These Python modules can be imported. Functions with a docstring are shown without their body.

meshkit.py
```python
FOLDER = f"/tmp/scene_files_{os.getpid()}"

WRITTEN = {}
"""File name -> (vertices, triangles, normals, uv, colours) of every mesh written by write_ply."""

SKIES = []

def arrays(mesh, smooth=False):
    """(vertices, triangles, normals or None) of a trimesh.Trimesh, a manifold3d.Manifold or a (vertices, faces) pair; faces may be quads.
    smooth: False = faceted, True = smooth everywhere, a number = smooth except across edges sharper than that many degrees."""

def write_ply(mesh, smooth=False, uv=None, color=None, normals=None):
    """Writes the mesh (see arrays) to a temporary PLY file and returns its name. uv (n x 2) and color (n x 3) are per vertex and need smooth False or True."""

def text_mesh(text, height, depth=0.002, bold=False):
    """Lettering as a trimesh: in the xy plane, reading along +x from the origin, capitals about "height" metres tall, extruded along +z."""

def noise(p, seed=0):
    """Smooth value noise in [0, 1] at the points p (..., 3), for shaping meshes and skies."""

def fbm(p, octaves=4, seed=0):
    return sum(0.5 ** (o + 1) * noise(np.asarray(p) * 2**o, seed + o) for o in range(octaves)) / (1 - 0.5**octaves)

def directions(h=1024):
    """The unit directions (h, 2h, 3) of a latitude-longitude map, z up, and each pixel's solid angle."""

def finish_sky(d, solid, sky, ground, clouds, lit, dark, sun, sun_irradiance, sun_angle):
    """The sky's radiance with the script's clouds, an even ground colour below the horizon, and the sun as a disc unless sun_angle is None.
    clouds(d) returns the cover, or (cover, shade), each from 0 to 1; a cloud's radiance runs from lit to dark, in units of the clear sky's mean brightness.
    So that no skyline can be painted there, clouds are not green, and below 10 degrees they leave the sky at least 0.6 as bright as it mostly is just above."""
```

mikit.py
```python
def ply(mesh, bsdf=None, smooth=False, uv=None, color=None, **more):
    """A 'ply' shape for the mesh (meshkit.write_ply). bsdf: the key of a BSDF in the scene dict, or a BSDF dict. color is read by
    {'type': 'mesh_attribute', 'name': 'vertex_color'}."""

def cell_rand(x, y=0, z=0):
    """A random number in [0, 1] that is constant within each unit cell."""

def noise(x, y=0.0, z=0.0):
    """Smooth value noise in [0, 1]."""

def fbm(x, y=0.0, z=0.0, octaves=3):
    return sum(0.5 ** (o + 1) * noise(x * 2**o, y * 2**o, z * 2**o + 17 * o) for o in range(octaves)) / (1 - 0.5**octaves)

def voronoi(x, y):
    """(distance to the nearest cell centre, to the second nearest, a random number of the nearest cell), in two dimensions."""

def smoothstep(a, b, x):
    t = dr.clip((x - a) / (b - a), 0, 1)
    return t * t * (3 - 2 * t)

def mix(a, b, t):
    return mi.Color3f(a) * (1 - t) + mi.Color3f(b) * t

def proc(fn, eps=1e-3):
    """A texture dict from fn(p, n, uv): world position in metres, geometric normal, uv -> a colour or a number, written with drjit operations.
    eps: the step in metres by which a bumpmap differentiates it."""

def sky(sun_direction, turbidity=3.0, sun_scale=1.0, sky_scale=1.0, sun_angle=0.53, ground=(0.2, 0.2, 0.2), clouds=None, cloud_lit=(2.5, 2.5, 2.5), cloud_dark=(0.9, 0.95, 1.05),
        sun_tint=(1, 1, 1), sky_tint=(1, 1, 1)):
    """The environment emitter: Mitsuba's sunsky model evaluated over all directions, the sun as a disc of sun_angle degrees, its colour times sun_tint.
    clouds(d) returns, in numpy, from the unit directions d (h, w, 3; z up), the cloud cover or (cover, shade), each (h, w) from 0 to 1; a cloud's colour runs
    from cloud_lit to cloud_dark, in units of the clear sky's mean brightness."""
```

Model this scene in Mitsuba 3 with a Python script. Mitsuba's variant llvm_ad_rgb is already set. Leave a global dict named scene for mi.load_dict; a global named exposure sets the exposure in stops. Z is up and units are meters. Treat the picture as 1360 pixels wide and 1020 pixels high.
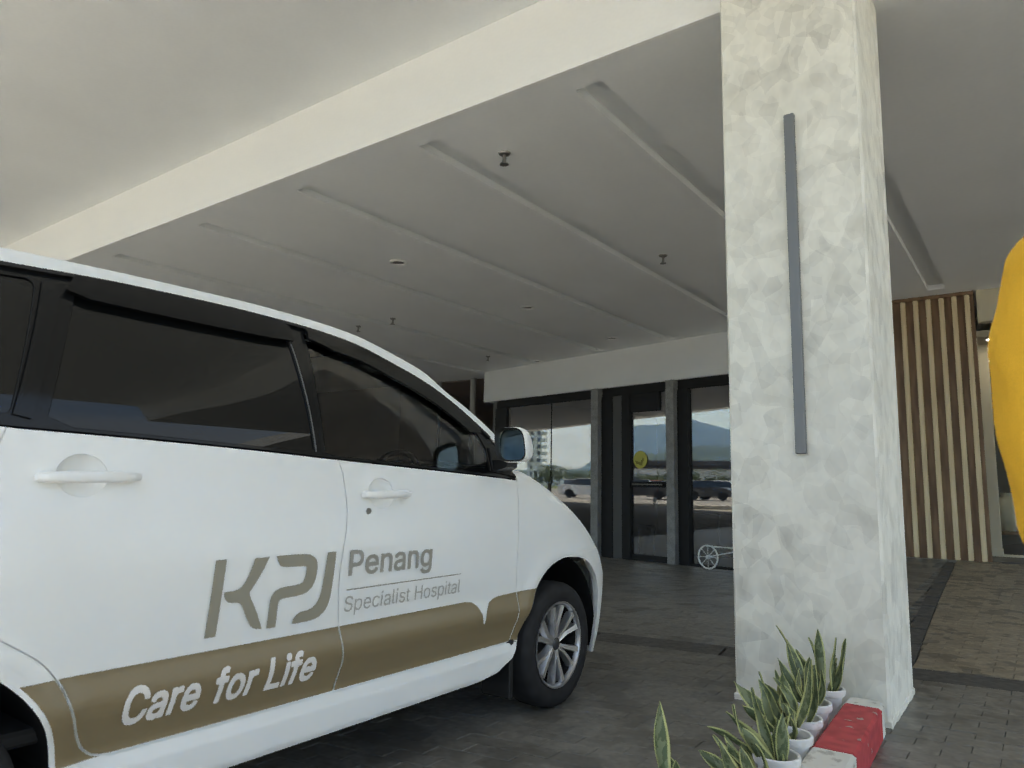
import math, random
import numpy as np, trimesh, shapely
from shapely import affinity
from shapely.geometry import Polygon, LineString, Point, MultiPolygon
from shapely.ops import unary_union
from scipy.interpolate import PchipInterpolator
import mitsuba as mi, drjit as dr
import mikit, meshkit
from mikit import proc, noise, fbm, voronoi, cell_rand, smoothstep, mix

T = mi.ScalarTransform4f
scene, labels = {}, {}
exposure = 3.05

# ------------------------------------------------------------------ camera, sky
CAM = np.array([0, 0, 1.10])
yaw, pit, rol = np.radians([36.4, 7.8, 1.05])
cf = np.array([-math.sin(yaw) * math.cos(pit), math.cos(yaw) * math.cos(pit), math.sin(pit)])
cr = np.array([math.cos(yaw), math.sin(yaw), 0])
cu = np.cross(cr, cf)
cu = -math.sin(rol) * cr + math.cos(rol) * cu
scene['camera'] = {'type': 'thinlens', 'aperture_radius': 0.003, 'focus_distance': 4.6, 'fov': math.degrees(2 * math.atan(680 / 950)), 'fov_axis': 'x', 'near_clip': 0.02, 'far_clip': 20000,
                   'to_world': T().look_at(origin=CAM.tolist(), target=(CAM + cf).tolist(), up=cu.tolist())}


def cloud_cover(d):
    q = d / np.maximum(d[..., 2:3] + 0.18, 0.05)
    n = meshkit.fbm(np.stack([q[..., 0] * 1.1, q[..., 1] * 1.1, q[..., 2] * 0 + 3.1], -1), 5, seed=4)
    return 0.10 + 0.6 * np.clip((n - 0.36) / 0.25, 0, 1), np.clip((n - 0.55) / 0.3, 0, 0.6)


scene['sky'] = mikit.sky([-0.30, -0.22, 0.93], turbidity=4, clouds=cloud_cover, cloud_lit=(1.35, 1.38, 1.4), cloud_dark=(0.9, 0.95, 1.02), ground=(0.2, 0.2, 0.2), sun_tint=(0.93, 0.99, 1.02), sky_tint=(0.96, 1.0, 1.02))

# ------------------------------------------------------------------ materials


def rgb(*c):
    return {'type': 'rgb', 'value': list(c)}


def mat(key, color, rough=0.6, spec=0.4, **more):
    scene[key] = {'type': 'twosided', 'bsdf': {'type': 'principled', 'base_color': color if isinstance(color, dict) else rgb(*color), 'roughness': rough, 'specular': spec, **more}}
    return key


def bump(key, tex, scale):
    inner = scene[key]['bsdf']
    scene[key] = {'type': 'twosided', 'bsdf': {'type': 'bumpmap', 'arbitrary': tex, 'scale': scale, 'bsdf': inner}}


def plaster_tone(base, amp, f=1.0):
    def fn(p, n, uv):
        g = fbm(p.x * 1.3 * f, p.y * 1.3 * f, p.z * 1.3 * f, 3) - 0.5
        h = noise(p.x * 60, p.y * 60, p.z * 60) - 0.5
        return mi.Color3f(*base) * (1 + amp * g + 0.03 * h)
    return proc(fn)


def strokes(a, b):
    """overlapping flat trowel strokes: 0 = pale ground, 1 = fully darker stroke"""
    t = mi.Float(0)
    for k, (fa, fb, sl, lo, w) in enumerate(((6.2, 5.0, 1.6, .56, .30), (9.0, 6.6, -2.6, .57, .28), (13.0, 9.5, 3.6, .58, .24), (22.0, 15.0, -5.0, .60, .16))):
        x = a * fa + b * sl + 1.1 * (noise(a * 13 + k, b * 13, 5.0 + k) - .5)
        y = b * fb - a * sl * .6 + 1.1 * (noise(a * 13, b * 13 + k, 9.0 + k) - .5)
        n = noise(x, y, 3.7 * k + .5)
        t += w * smoothstep(lo, lo + .12, n) * (1 - .35 * smoothstep(lo + .10, lo + .36, n))
    d1, d2, w1 = voronoi(a * 6.5 + b * 2.5 + .6 * (noise(a * 11, b * 11, 1.0) - .5), b * 5 - a * 2)
    e1, e2, v1 = voronoi(a * 10 - b * 4 + 4.2, b * 8 + a * 3 + .5 * (noise(a * 9, b * 9, 2.0) - .5))
    f1, f2, u1 = voronoi(a * 17 + b * 7 + .5 * (noise(a * 15, b * 15, 4.0) - .5), b * 13 - a * 4 + 3.1)
    return .36 * t + .44 * smoothstep(.52, .60, w1) * (1 - .6 * smoothstep(.0, .5, d1)) + .32 * smoothstep(.60, .66, v1) * (1 - .5 * e1) + .16 * smoothstep(.62, .68, u1)


def column_color(p, n, uv):
    a = dr.select(dr.abs(n.x) > 0.7, p.y, p.x)
    t = strokes(a, p.z) * (0.55 + 0.8 * noise(a * 2.2, p.z * 1.4, 4.0))
    fine = noise(a * 70, p.z * 45, 1.0) - 0.5
    c = mix((0.80, 0.775, 0.69), (0.52, 0.50, 0.44), dr.clip(t, 0, 1))
    return c * (1 + 0.04 * fine + 0.08 * (fbm(a * 3, p.z * 2, 6.0, 3) - .5))


def column_relief(p, n, uv):
    a = dr.select(dr.abs(n.x) > 0.7, p.y, p.x)
    return strokes(a, p.z) + 0.12 * noise(a * 60, p.z * 40, 3.0)


def paver_color(p, n, uv):
    j = dr.floor((p.y - 0.17 * (p.x + 0.7)) / 0.105)
    odd = j - 2 * dr.floor(j / 2)
    r = cell_rand(dr.floor((p.x - 0.105 * odd) / 0.21), j, 5)
    g = fbm(p.x * 40, p.y * 40, p.z * 40, 3)
    st = fbm(p.x * 1.2, p.y * 1.2, 3.0, 4)
    dirt = smoothstep(0.5, 0.68, fbm(p.x * 5 + 3, p.y * 5, 9.0, 4))
    c = mix((0.115, 0.11, 0.098), (0.185, 0.176, 0.155), 0.4 * r + 0.6 * st)
    c = c * (0.75 + 0.5 * g)
    return mix(c, (0.075, 0.07, 0.06), 0.55 * dirt)


def walk_color(p, n, uv):
    g = fbm(p.x * 35, p.y * 35, 1.0, 3)
    j = dr.floor((p.y - 0.17 * (p.x + 0.7)) / 0.105)
    odd = j - 2 * dr.floor(j / 2)
    r = cell_rand(dr.floor((p.x - 0.105 * odd) / 0.21), j, 8)
    spot = smoothstep(0.60, 0.68, fbm(p.x * 7, p.y * 7, 4.0, 3))
    c = mix((0.19, 0.162, 0.12), (0.245, 0.21, 0.155), r) * (0.75 + 0.5 * g)
    return mix(c, (0.09, 0.08, 0.065), 0.6 * spot)


def asphalt_color(p, n, uv):
    g = fbm(p.x * 0.3, p.y * 0.3, 0.0, 4)
    f = noise(p.x * 50, p.y * 50)
    far = smoothstep(110.0, 140.0, dr.sqrt(p.x * p.x + p.y * p.y))
    apron = smoothstep(-15.2, -15.0, p.y) * smoothstep(.0, -.1, p.y) * smoothstep(-14.0, -13.6, p.x)
    road = mix((0.14, 0.138, 0.13), (0.34, 0.35, 0.355), apron) * (0.75 + 0.35 * g + 0.2 * f)
    grass = mix((0.05, 0.075, 0.03), (0.09, 0.11, 0.045), fbm(p.x * 0.02, p.y * 0.02, 1.0, 4))
    return mix(road, grass, far)


def wood_color(base, dark, f):
    def fn(p, n, uv):
        g = fbm(p.x * 40 * f, p.y * 40 * f, p.z * 2.0, 4)
        return mix(base, dark, smoothstep(0.25, 0.75, g))
    return proc(fn)


def leaf_color(p, n, uv):
    e = dr.abs(uv.x - 0.5) * 2
    band = smoothstep(0.42, 0.6, noise(uv.y * 26 + uv.x * 3, uv.x * 4, p.x * 20) * 0.75 + 0.25 * noise(uv.y * 70, uv.x * 9, 3.0))
    c = mix((0.085, 0.115, 0.055), (0.175, 0.205, 0.11), band)
    edge = smoothstep(0.72, 0.84, e + 0.10 * (noise(uv.y * 14, p.x * 30, 6.0) - 0.5))
    return mix(c, (0.44, 0.45, 0.19), edge)


def foliage_color(lo, hi):
    def fn(p, n, uv):
        return mix(lo, hi, cell_rand(dr.floor(p.x * 2.3), dr.floor(p.y * 2.3), dr.floor(p.z * 2.3)))
    return proc(fn)


def hill_color(p, n, uv):
    return mix((0.025, 0.04, 0.03), (0.055, 0.075, 0.045), fbm(p.x * 0.012, p.y * 0.012, p.z * 0.012, 4))


def cloth_color(p, n, uv):
    w = noise(p.x * 900, p.y * 900, p.z * 900) - 0.5
    g = fbm(p.x * 9, p.y * 9, p.z * 9, 3) - 0.5
    return mi.Color3f(0.64, 0.35, 0.03) * (1 + 0.14 * w + 0.12 * g)


def red_paint(p, n, uv):
    worn = smoothstep(0.70, 0.78, fbm(p.x * 22, p.y * 22, p.z * 22, 4))
    return mix(mi.Color3f(0.43, 0.055, 0.062) * (0.85 + 0.3 * noise(p.x * 30, p.y * 30, p.z * 30)), (0.36, 0.33, 0.30), 0.7 * worn)


def white_kerb(p, n, uv):
    worn = smoothstep(0.60, 0.72, fbm(p.x * 20 + 7, p.y * 20, p.z * 20, 4))
    return mix((0.62, 0.61, 0.56), (0.38, 0.36, 0.32), 0.8 * worn)


def stone_color(p, n, uv):
    g = fbm(p.x * 9, p.y * 9, p.z * 9, 4)
    s = noise(p.x * 90, p.y * 90, p.z * 90)
    return mix((0.16, 0.16, 0.155), (0.30, 0.30, 0.29), g) * (0.8 + 0.4 * s)


mat('white_paint', (0.74, 0.745, 0.73), 0.28, 0.5, clearcoat=1.0, clearcoat_gloss=0.9)
mat('gold_film', proc(lambda p, n, uv: mi.Color3f(0.215, 0.166, 0.092) * (0.97 + 0.06 * noise(p.x * 300, p.y * 300, p.z * 300))), 0.3, 0.6)
mat('logo_film', (0.27, 0.25, 0.195), 0.4, 0.4)
mat('name_film', (0.29, 0.275, 0.24), 0.4, 0.4)
mat('pale_film', (0.40, 0.39, 0.36), 0.4, 0.4)
mat('white_film', (0.74, 0.71, 0.68), 0.4, 0.4)
mat('black_gloss', (0.007, 0.0075, 0.008), 0.12, 0.3)
mat('black_plastic', (0.014, 0.0145, 0.015), 0.45, 0.3)
mat('visor_acrylic', (0.005, 0.0055, 0.006), 0.14, 0.25)
mat('rubber', proc(lambda p, n, uv: mi.Color3f(0.018, 0.018, 0.019) * (0.8 + 0.5 * noise(p.x * 25, p.y * 25, p.z * 25))), 0.75, 0.3)
mat('alloy_bright', (0.82, 0.82, 0.83), 0.26, 0.5, metallic=0.9)
mat('alloy_dark', (0.07, 0.07, 0.073), 0.35, 0.5, metallic=0.6)
mat('alloy_grey', (0.42, 0.42, 0.43), 0.3, 0.5, metallic=0.8)
mat('grey_trim', (0.10, 0.10, 0.10), 0.5, 0.3)
mat('chrome', (0.75, 0.75, 0.76), 0.12, 0.5, metallic=1.0)
mat('mirror_glass', (0.62, 0.78, 0.75), 0.02, 0.5, metallic=1.0)
mat('cabin_dark', (0.035, 0.034, 0.033), 0.8, 0.2)
mat('seat_cloth', (0.10, 0.095, 0.09), 0.9, 0.1)
mat('under_black', (0.012, 0.012, 0.012), 0.9, 0.1)
scene['car_glass'] = {'type': 'thindielectric', 'int_ior': 1.40, 'specular_transmittance': rgb(0.10, 0.11, 0.11)}
scene['privacy_glass'] = {'type': 'twosided', 'bsdf': {'type': 'plastic', 'int_ior': 1.47, 'diffuse_reflectance': rgb(0.004, 0.0045, 0.0045)}}
scene['wall_glass'] = {'type': 'thindielectric', 'int_ior': 2.55, 'specular_transmittance': rgb(0.42, 0.45, 0.44)}
scene['clear_glass'] = {'type': 'thindielectric', 'int_ior': 1.5, 'specular_transmittance': rgb(0.85, 0.88, 0.86)}
mat('ceiling_paint', plaster_tone((0.80, 0.815, 0.81), 0.08), 0.85, 0.2)
mat('fascia_paint', plaster_tone((0.85, 0.85, 0.825), 0.05), 0.8, 0.2)
mat('column_plaster', proc(column_color), 0.6, 0.35)
bump('column_plaster', proc(column_relief, 0.002), 0.0018)
mat('strip_metal', (0.17, 0.175, 0.18), 0.45, 0.5, metallic=0.3)
mat('paver', proc(paver_color), 0.38, 0.5)
bump('paver', proc(lambda p, n, uv: fbm(p.x * 60, p.y * 60, p.z * 60, 3), 0.002), 0.003)
mat('walkway_tile', proc(walk_color), 0.4, 0.45)
mat('drain_stone', proc(lambda p, n, uv: mi.Color3f(0.075, 0.073, 0.068) * (0.7 + 0.6 * fbm(p.x * 30, p.y * 30, 2.0, 3))), 0.6, 0.4)
mat('asphalt', proc(asphalt_color), 0.9, 0.2)
mat('bed_mortar', proc(lambda p, n, uv: mi.Color3f(0.08, 0.075, 0.066) * (0.7 + 0.6 * noise(p.x * 60, p.y * 60))), 0.95, 0.1)
mat('slat_wood', wood_color((0.78, 0.65, 0.42), (0.67, 0.54, 0.34), 1.0), 0.55, 0.4)
mat('backing_wood', wood_color((0.26, 0.165, 0.095), (0.16, 0.098, 0.056), 0.5), 0.5, 0.4)
mat('cream_paint', plaster_tone((0.62, 0.56, 0.42), 0.06), 0.7, 0.3)
mat('dark_frame', (0.014, 0.014, 0.014), 0.5, 0.2)
mat('grey_frame', (0.08, 0.08, 0.077), 0.5, 0.3)
mat('stone_post', proc(stone_color), 0.5, 0.45)
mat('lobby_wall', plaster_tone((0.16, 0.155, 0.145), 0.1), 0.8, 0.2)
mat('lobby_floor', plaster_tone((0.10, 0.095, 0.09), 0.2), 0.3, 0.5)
mat('recess_paint', plaster_tone((0.24, 0.20, 0.175), 0.2), 0.8, 0.2)
mat('pipe_grey', (0.34, 0.34, 0.33), 0.5, 0.4)
mat('steel_grey', (0.30, 0.29, 0.27), 0.35, 0.5, metallic=0.8)
mat('pot_plastic', (0.72, 0.72, 0.72), 0.4, 0.5)
mat('soil', proc(lambda p, n, uv: mi.Color3f(0.06, 0.045, 0.03) * (0.5 + noise(p.x * 200, p.y * 200, p.z * 200))), 0.95, 0.1)
mat('snake_leaf', proc(leaf_color), 0.45, 0.45)
mat('red_paint', proc(red_paint), 0.55, 0.4)
mat('white_kerb', proc(white_kerb), 0.6, 0.35)
mat('yellow_cloth', proc(cloth_color), 0.85, 0.15, sheen=0.6)
mat('skin', (0.36, 0.20, 0.13), 0.5, 0.4)
mat('hair', (0.012, 0.010, 0.009), 0.45, 0.4)
mat('navy_cloth', (0.03, 0.035, 0.06), 0.9, 0.1)
mat('sticker_yellow', (0.50, 0.47, 0.10), 0.6, 0.3)
mat('sticker_mark', (0.22, 0.20, 0.04), 0.6, 0.3)
mat('white_wall', plaster_tone((0.74, 0.74, 0.71), 0.1, 0.3), 0.8, 0.2)
mat('dark_roof', (0.07, 0.065, 0.06), 0.7, 0.3)
mat('window_dark', (0.03, 0.04, 0.05), 0.1, 0.5)
mat('foliage', foliage_color((0.035, 0.06, 0.02), (0.10, 0.13, 0.045)), 0.7, 0.3)
mat('bark', (0.10, 0.08, 0.06), 0.9, 0.1)
mat('hill_forest', proc(hill_color), 0.95, 0.1)
mat('white_gloss', (0.78, 0.78, 0.77), 0.35, 0.5)
for nm, c in dict(car_red=(0.45, 0.03, 0.03), car_silver=(0.5, 0.51, 0.52), car_white=(0.78, 0.78, 0.77), car_dark=(0.03, 0.032, 0.036), car_blue=(0.05, 0.09, 0.2)).items():
    mat(nm, c, 0.3, 0.5, clearcoat=0.6, clearcoat_gloss=0.9)

# ------------------------------------------------------------------ helpers


def numbered(name):
    if name not in scene and name not in labels and not any(k.startswith(name + '__') for k in scene):
        return name
    i = 1
    while f'{name}_{i:03d}' in scene or f'{name}_{i:03d}' in labels or any(k.startswith(f'{name}_{i:03d}__') for k in scene):
        i += 1
    return f'{name}_{i:03d}'


COUNT = {}


def fast_number(name):
    i = COUNT.get(name, 0)
    COUNT[name] = i + 1
    return name if i == 0 else f'{name}_{i:03d}'


def tag(key, label=None, cat=None, group=None, kind=None):
    d = labels.setdefault(key, {})
    for a, b in (('label', label), ('category', cat), ('group', group), ('kind', kind)):
        if b:
            d[a] = b
    return key


def thing(name, label, cat, group=None):
    return tag(numbered(name), label, cat, group)


def add(name, mesh, m, parent=None, smooth=False, label=None, cat=None, group=None, kind=None, **more):
    key = fast_number(parent + '__' + name) if parent else numbered(name)
    scene[key] = mikit.ply(mesh, m, smooth=smooth, **more)
    if label or kind:
        tag(key, label, cat, group, kind)
    return key


def add_n(name, v, f, n, m, parent, label=None):
    key = fast_number(parent + '__' + name)
    path = meshkit.write_ply((v, f), normals=n)
    scene[key] = {'type': 'ply', 'filename': path, 'face_normals': False, 'bsdf': {'type': 'ref', 'id': m}}
    if label:
        tag(key, label)
    return key


def cbox(lo, hi, c=0.004):
    lo, hi = np.minimum(lo, hi).astype(float), np.maximum(lo, hi).astype(float)
    c = min(c, 0.45 * (hi - lo).min())
    if c <= 0:
        return trimesh.creation.box(bounds=[lo, hi])
    pts = []
    for k in range(8):
        b = np.array([(k >> i) & 1 for i in range(3)])
        p = np.where(b, hi, lo)
        s = np.where(b, -1, 1) * c
        for a in range(3):
            q = p + s
            q[a] = p[a]
            pts.append(q)
    return trimesh.convex.convex_hull(np.array(pts))


def cat(*ms):
    ms = [m for x in ms for m in (x if isinstance(x, (list, tuple)) else [x])]
    return trimesh.util.concatenate(ms)


def tube(a, b, r, n=16, r2=None):
    a, b = np.array(a, float), np.array(b, float)
    m = trimesh.creation.revolve([[0, 0], [r, 0], [r if r2 is None else r2, 1], [0, 1]], sections=n)
    d = b - a
    L = np.linalg.norm(d)
    m.apply_scale([1, 1, L])
    m.apply_transform(trimesh.geometry.align_vectors([0, 0, 1], d / L))
    m.apply_translation(a)
    return m


def lathe(profile, n=40, axis=None, at=(0, 0, 0)):
    m = trimesh.creation.revolve(np.array(profile, float), sections=n)
    if axis is not None:
        m.apply_transform(trimesh.geometry.align_vectors([0, 0, 1], np.array(axis, float) / np.linalg.norm(axis)))
    m.apply_translation(at)
    return m


def moved(m, M):
    m = m.copy()
    m.apply_transform(M)
    return m


# ------------------------------------------------------------------ ground and paving
def floor_z(x, y):
    """the driveway falls away to the left, beyond the drain strip"""
    x, y = np.asarray(x, float), np.asarray(y, float)
    t = np.clip((y - 5.4) / 8.0, 0, 1.12)
    w = np.clip((-1.75 - x) / 2.6, 0, 1)
    w = w * w * (3 - 2 * w)
    return t * (0.11 * (1 - w) - 0.44 * w)


gx = np.unique(np.r_[-6000, -2500, -1000, -400, -150, -70, np.arange(-40, 12.1, 0.5), 25, 60, 150, 400, 1000, 2500, 6000])
gy = np.unique(np.r_[-6000, -2500, -1000, -400, -150, -70, -30, -12, np.arange(-4, 18.1, 0.5), 30, 60, 150, 400, 1000, 2500, 6000])
GX, GY = np.meshgrid(gx, gy)
inside = (GX > -14) & (GX < 8) & (GY > 5)
GZ = np.where(inside, floor_z(GX, GY), np.where((GX <= -14) & (GY > 5) & (GX > -41) & (GY < 19), floor_z(GX, GY), 0)) - 0.03
gv = np.stack([GX, GY, GZ], -1).reshape(-1, 3)
idx = np.arange(len(gv)).reshape(GX.shape)
gf = np.stack([idx[:-1, :-1], idx[:-1, 1:], idx[1:, 1:], idx[1:, :-1]], -1).reshape(-1, 4)
add('ground', (gv, gf), 'asphalt', smooth=True, label='dark asphalt and far grass around the covered drop-off', cat='ground', kind='structure')


def seam_x(y):
    return np.interp(y, [5.4, 5.71, 8.18, 13.26], [-0.765, -0.785, -0.915, -1.14])


def band_y(x):
    return 5.0925 + (x + 0.7) * 0.17


PAVER = np.array([0.105, 0.0525])
rng = np.random.default_rng(5)
near, rest = [], []
X0 = 0.21


def shear(x):
    return 0.17 * (x + 0.7)


def paver_mesh(x, y, dx, dy, h):
    """one block; rows follow the drain strip"""
    g, c = 0.0012, 0.0025
    lo, hi = np.array([x + g, y + g]), np.array([x + dx - g, y + dy - g])
    P = []
    for (a, b) in ((0, 0.022), (0, c), (c, 0)):
        for (px, py) in ((lo[0] + a, lo[1] + a), (hi[0] - a, lo[1] + a), (hi[0] - a, hi[1] - a), (lo[0] + a, hi[1] - a)):
            P.append((px, py + shear(px), h - b))
    P = np.array(P)
    P[:, 2] += floor_z(P[:, 0], P[:, 1])
    F = []
    for r in (0, 4):
        for k in range(4):
            j = (k + 1) % 4
            F += [(r + k, r + j, r + 4 + j), (r + k, r + 4 + j, r + 4 + k)]
    F += [(8, 9, 10), (8, 10, 11)]
    return P, np.array(F)


def shown(p):
    q = np.array([p[0], p[1], 0.0]) - CAM
    zc = q @ cf
    if zc < 0.3:
        return None
    return 680 + 950 * (q @ cr) / zc, 510 - 950 * (q @ cu) / zc


cand = []
for j in range(-10, 160):
    y = j * 0.105
    off = 0.105 if j % 2 else 0.0
    for i in range(int(-11 / 0.21), int(2.5 / 0.21)):
        x = i * 0.21 + off
        xc, yc = x + 0.105, y + 0.0525 + shear(x + 0.105)
        if yc < -0.5 or yc > 14.2 or 47 <= j <= 49:
            continue
        if j > 49 and xc > seam_x(yc) - 0.11:
            continue
        if yc > 9 and xc < -10.5:
            continue
        if -1.30 < xc < -0.70 and 3.93 < yc < 4.5:
            continue
        s = shown((xc, yc))
        d = 9e9
        if s and -40 < s[0] < 1400 and 300 < s[1] < 1060:
            hid = (s[1] < 1020 - (s[0] - 300) * 0.33 and s[0] < 690)
            d = math.hypot(xc, yc) + (50 if hid else 0)
        cand.append((d, x, y))
cand.sort()
driveway = add('driveway', trimesh.creation.box(bounds=[[-11.2, -0.6, -0.026], [2.7, 5.0, -0.022]]), 'bed_mortar', label='grey block paved driveway under the canopy', cat='driveway', kind='structure')
for k, (d, x, y) in enumerate(cand):
    v, f = paver_mesh(x, y, 0.21, 0.105, rng.normal(0, 0.0012))
    if k < 299 and d < 40:
        add('paver', trimesh.Trimesh(v, f, process=False), 'paver', driveway)
    else:
        rest.append((v, f))
n0, vs, fs = 0, [], []
for v, f in rest:
    vs.append(v)
    fs.append(f + n0)
    n0 += len(v)
add('paver_field', trimesh.Trimesh(np.vstack(vs), np.vstack(fs), process=False), 'paver', driveway, kind='stuff')

# dark drain strip: slabs laid end to end
strip = tag('drain_strip', 'dark stone drain strip crossing the floor behind the column', 'drain strip', kind='structure')
for i in range(-9, 3):
    x = i * 0.9
    m = cbox([0.003, -0.152, -0.03], [0.897, 0.152, -0.002], 0.004)
    R = trimesh.transformations.rotation_matrix(math.atan(0.17), [0, 0, 1])
    R[:3, 3] = [x, band_y(x), 0]
    if -1.9 < x < 0.9 or x < -1.9:
        add('slab', moved(m, R), 'drain_stone', strip)

# warm walkway tiles right of the seam
walk = tag('walkway', 'warm grey tiled walkway right of the column leading to the lobby', 'walkway', kind='structure')
wc_, wrest = [], []
for j in range(50, 119):
    y = j * 0.105
    for i in range(-6, 12):
        x = i * 0.21 + (0.105 if j % 2 else 0.0)
        yw = y + shear(x + .1)
        e = float(seam_x(yw)) + 0.037
        if x + .21 < e + .03 or yw > 12.3:
            continue
        s = shown((x + .1, yw + .05))
        wc_.append((y if s and s[0] < 1390 else y + 50, max(x, e), y, x + .21 - max(x, e)))
wc_.sort()
for k, (d, x, y, dx) in enumerate(wc_):
    v, f = paver_mesh(x, y, dx, 0.105, 0.004 + rng.normal(0, 0.001))
    if k < 299:
        add('paver', trimesh.Trimesh(v, f, process=False), 'walkway_tile', walk)
    else:
        wrest.append(trimesh.Trimesh(v, f, process=False))
add('paver_field', cat(wrest), 'walkway_tile', walk, kind='stuff')
ys = np.arange(5.35, 12.3, .6)
for a_, b_ in zip(ys[:-1], ys[1:]):
    q = Polygon([(seam_x(a_) - .075, a_ + .003), (seam_x(a_) + .035, a_ + .003), (seam_x(b_) + .035, b_ - .003), (seam_x(b_) - .075, b_ - .003)])
    m = trimesh.creation.extrude_polygon(q, 0.04, engine='earcut')
    m.apply_translation([0, 0, -.03 + float(floor_z(-1, (a_ + b_) / 2))])
    add('edging_stone', m, 'drain_stone', walk)

# ------------------------------------------------------------------ canopy
ZC, ZH, YF = 4.03, 4.67, 4.075
groove_x = [-1.06, -2.52, -4.14, -5.87, -7.72, -9.85, -12.0]


def bulk_y(x):
    return 15 - (x + 12) * 0.24


polys = [Polygon([(-34, YF), (3.7, YF), (3.7, 6.6), (11, 6.6), (11, 24), (-34, 24)])]
groove_polys = []
for x in groove_x:
    y1 = 11.95 if x > -2 else bulk_y(x) - 0.22
    groove_polys.append(Polygon([(x - 0.115, YF + 0.24), (x + 0.115, YF + 0.24), (x + 0.115, y1), (x - 0.115, y1)]))
low = polys[0]
for g in groove_polys:
    low = low.difference(g)
# light wells for downlights and sprinklers need no holes
m = trimesh.creation.extrude_polygon(low, 0.07, engine='earcut')
m.apply_translation([0, 0, ZC])
top = cat(trimesh.creation.box(bounds=[[-34, YF + 0.01, ZC + 0.0705], [3.7, 24, ZC + 0.30]]), trimesh.creation.box(bounds=[[3.701, 6.6, ZC + 0.0705], [11, 24, ZC + 0.30]]))
ceil = add('ceiling', cat(m, top), 'ceiling_paint', label='lower canopy ceiling with long recessed grooves', cat='ceiling', kind='structure')
up = trimesh.creation.box(bounds=[[-42, -0.85, ZH], [3.7, YF + 0.5, ZH + 0.3]])
add('ceiling', up, 'ceiling_paint', label='upper canopy ceiling nearest the open side', cat='ceiling', kind='structure')
lower_edge = add('fascia_beam', cbox([-42, YF - 0.03, ZC - 0.004], [3.7, YF - .001, ZH - 0.002], 0.002), 'fascia_paint', label='bright cream fascia stepping down between the two canopy ceilings', cat='beam')

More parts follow.
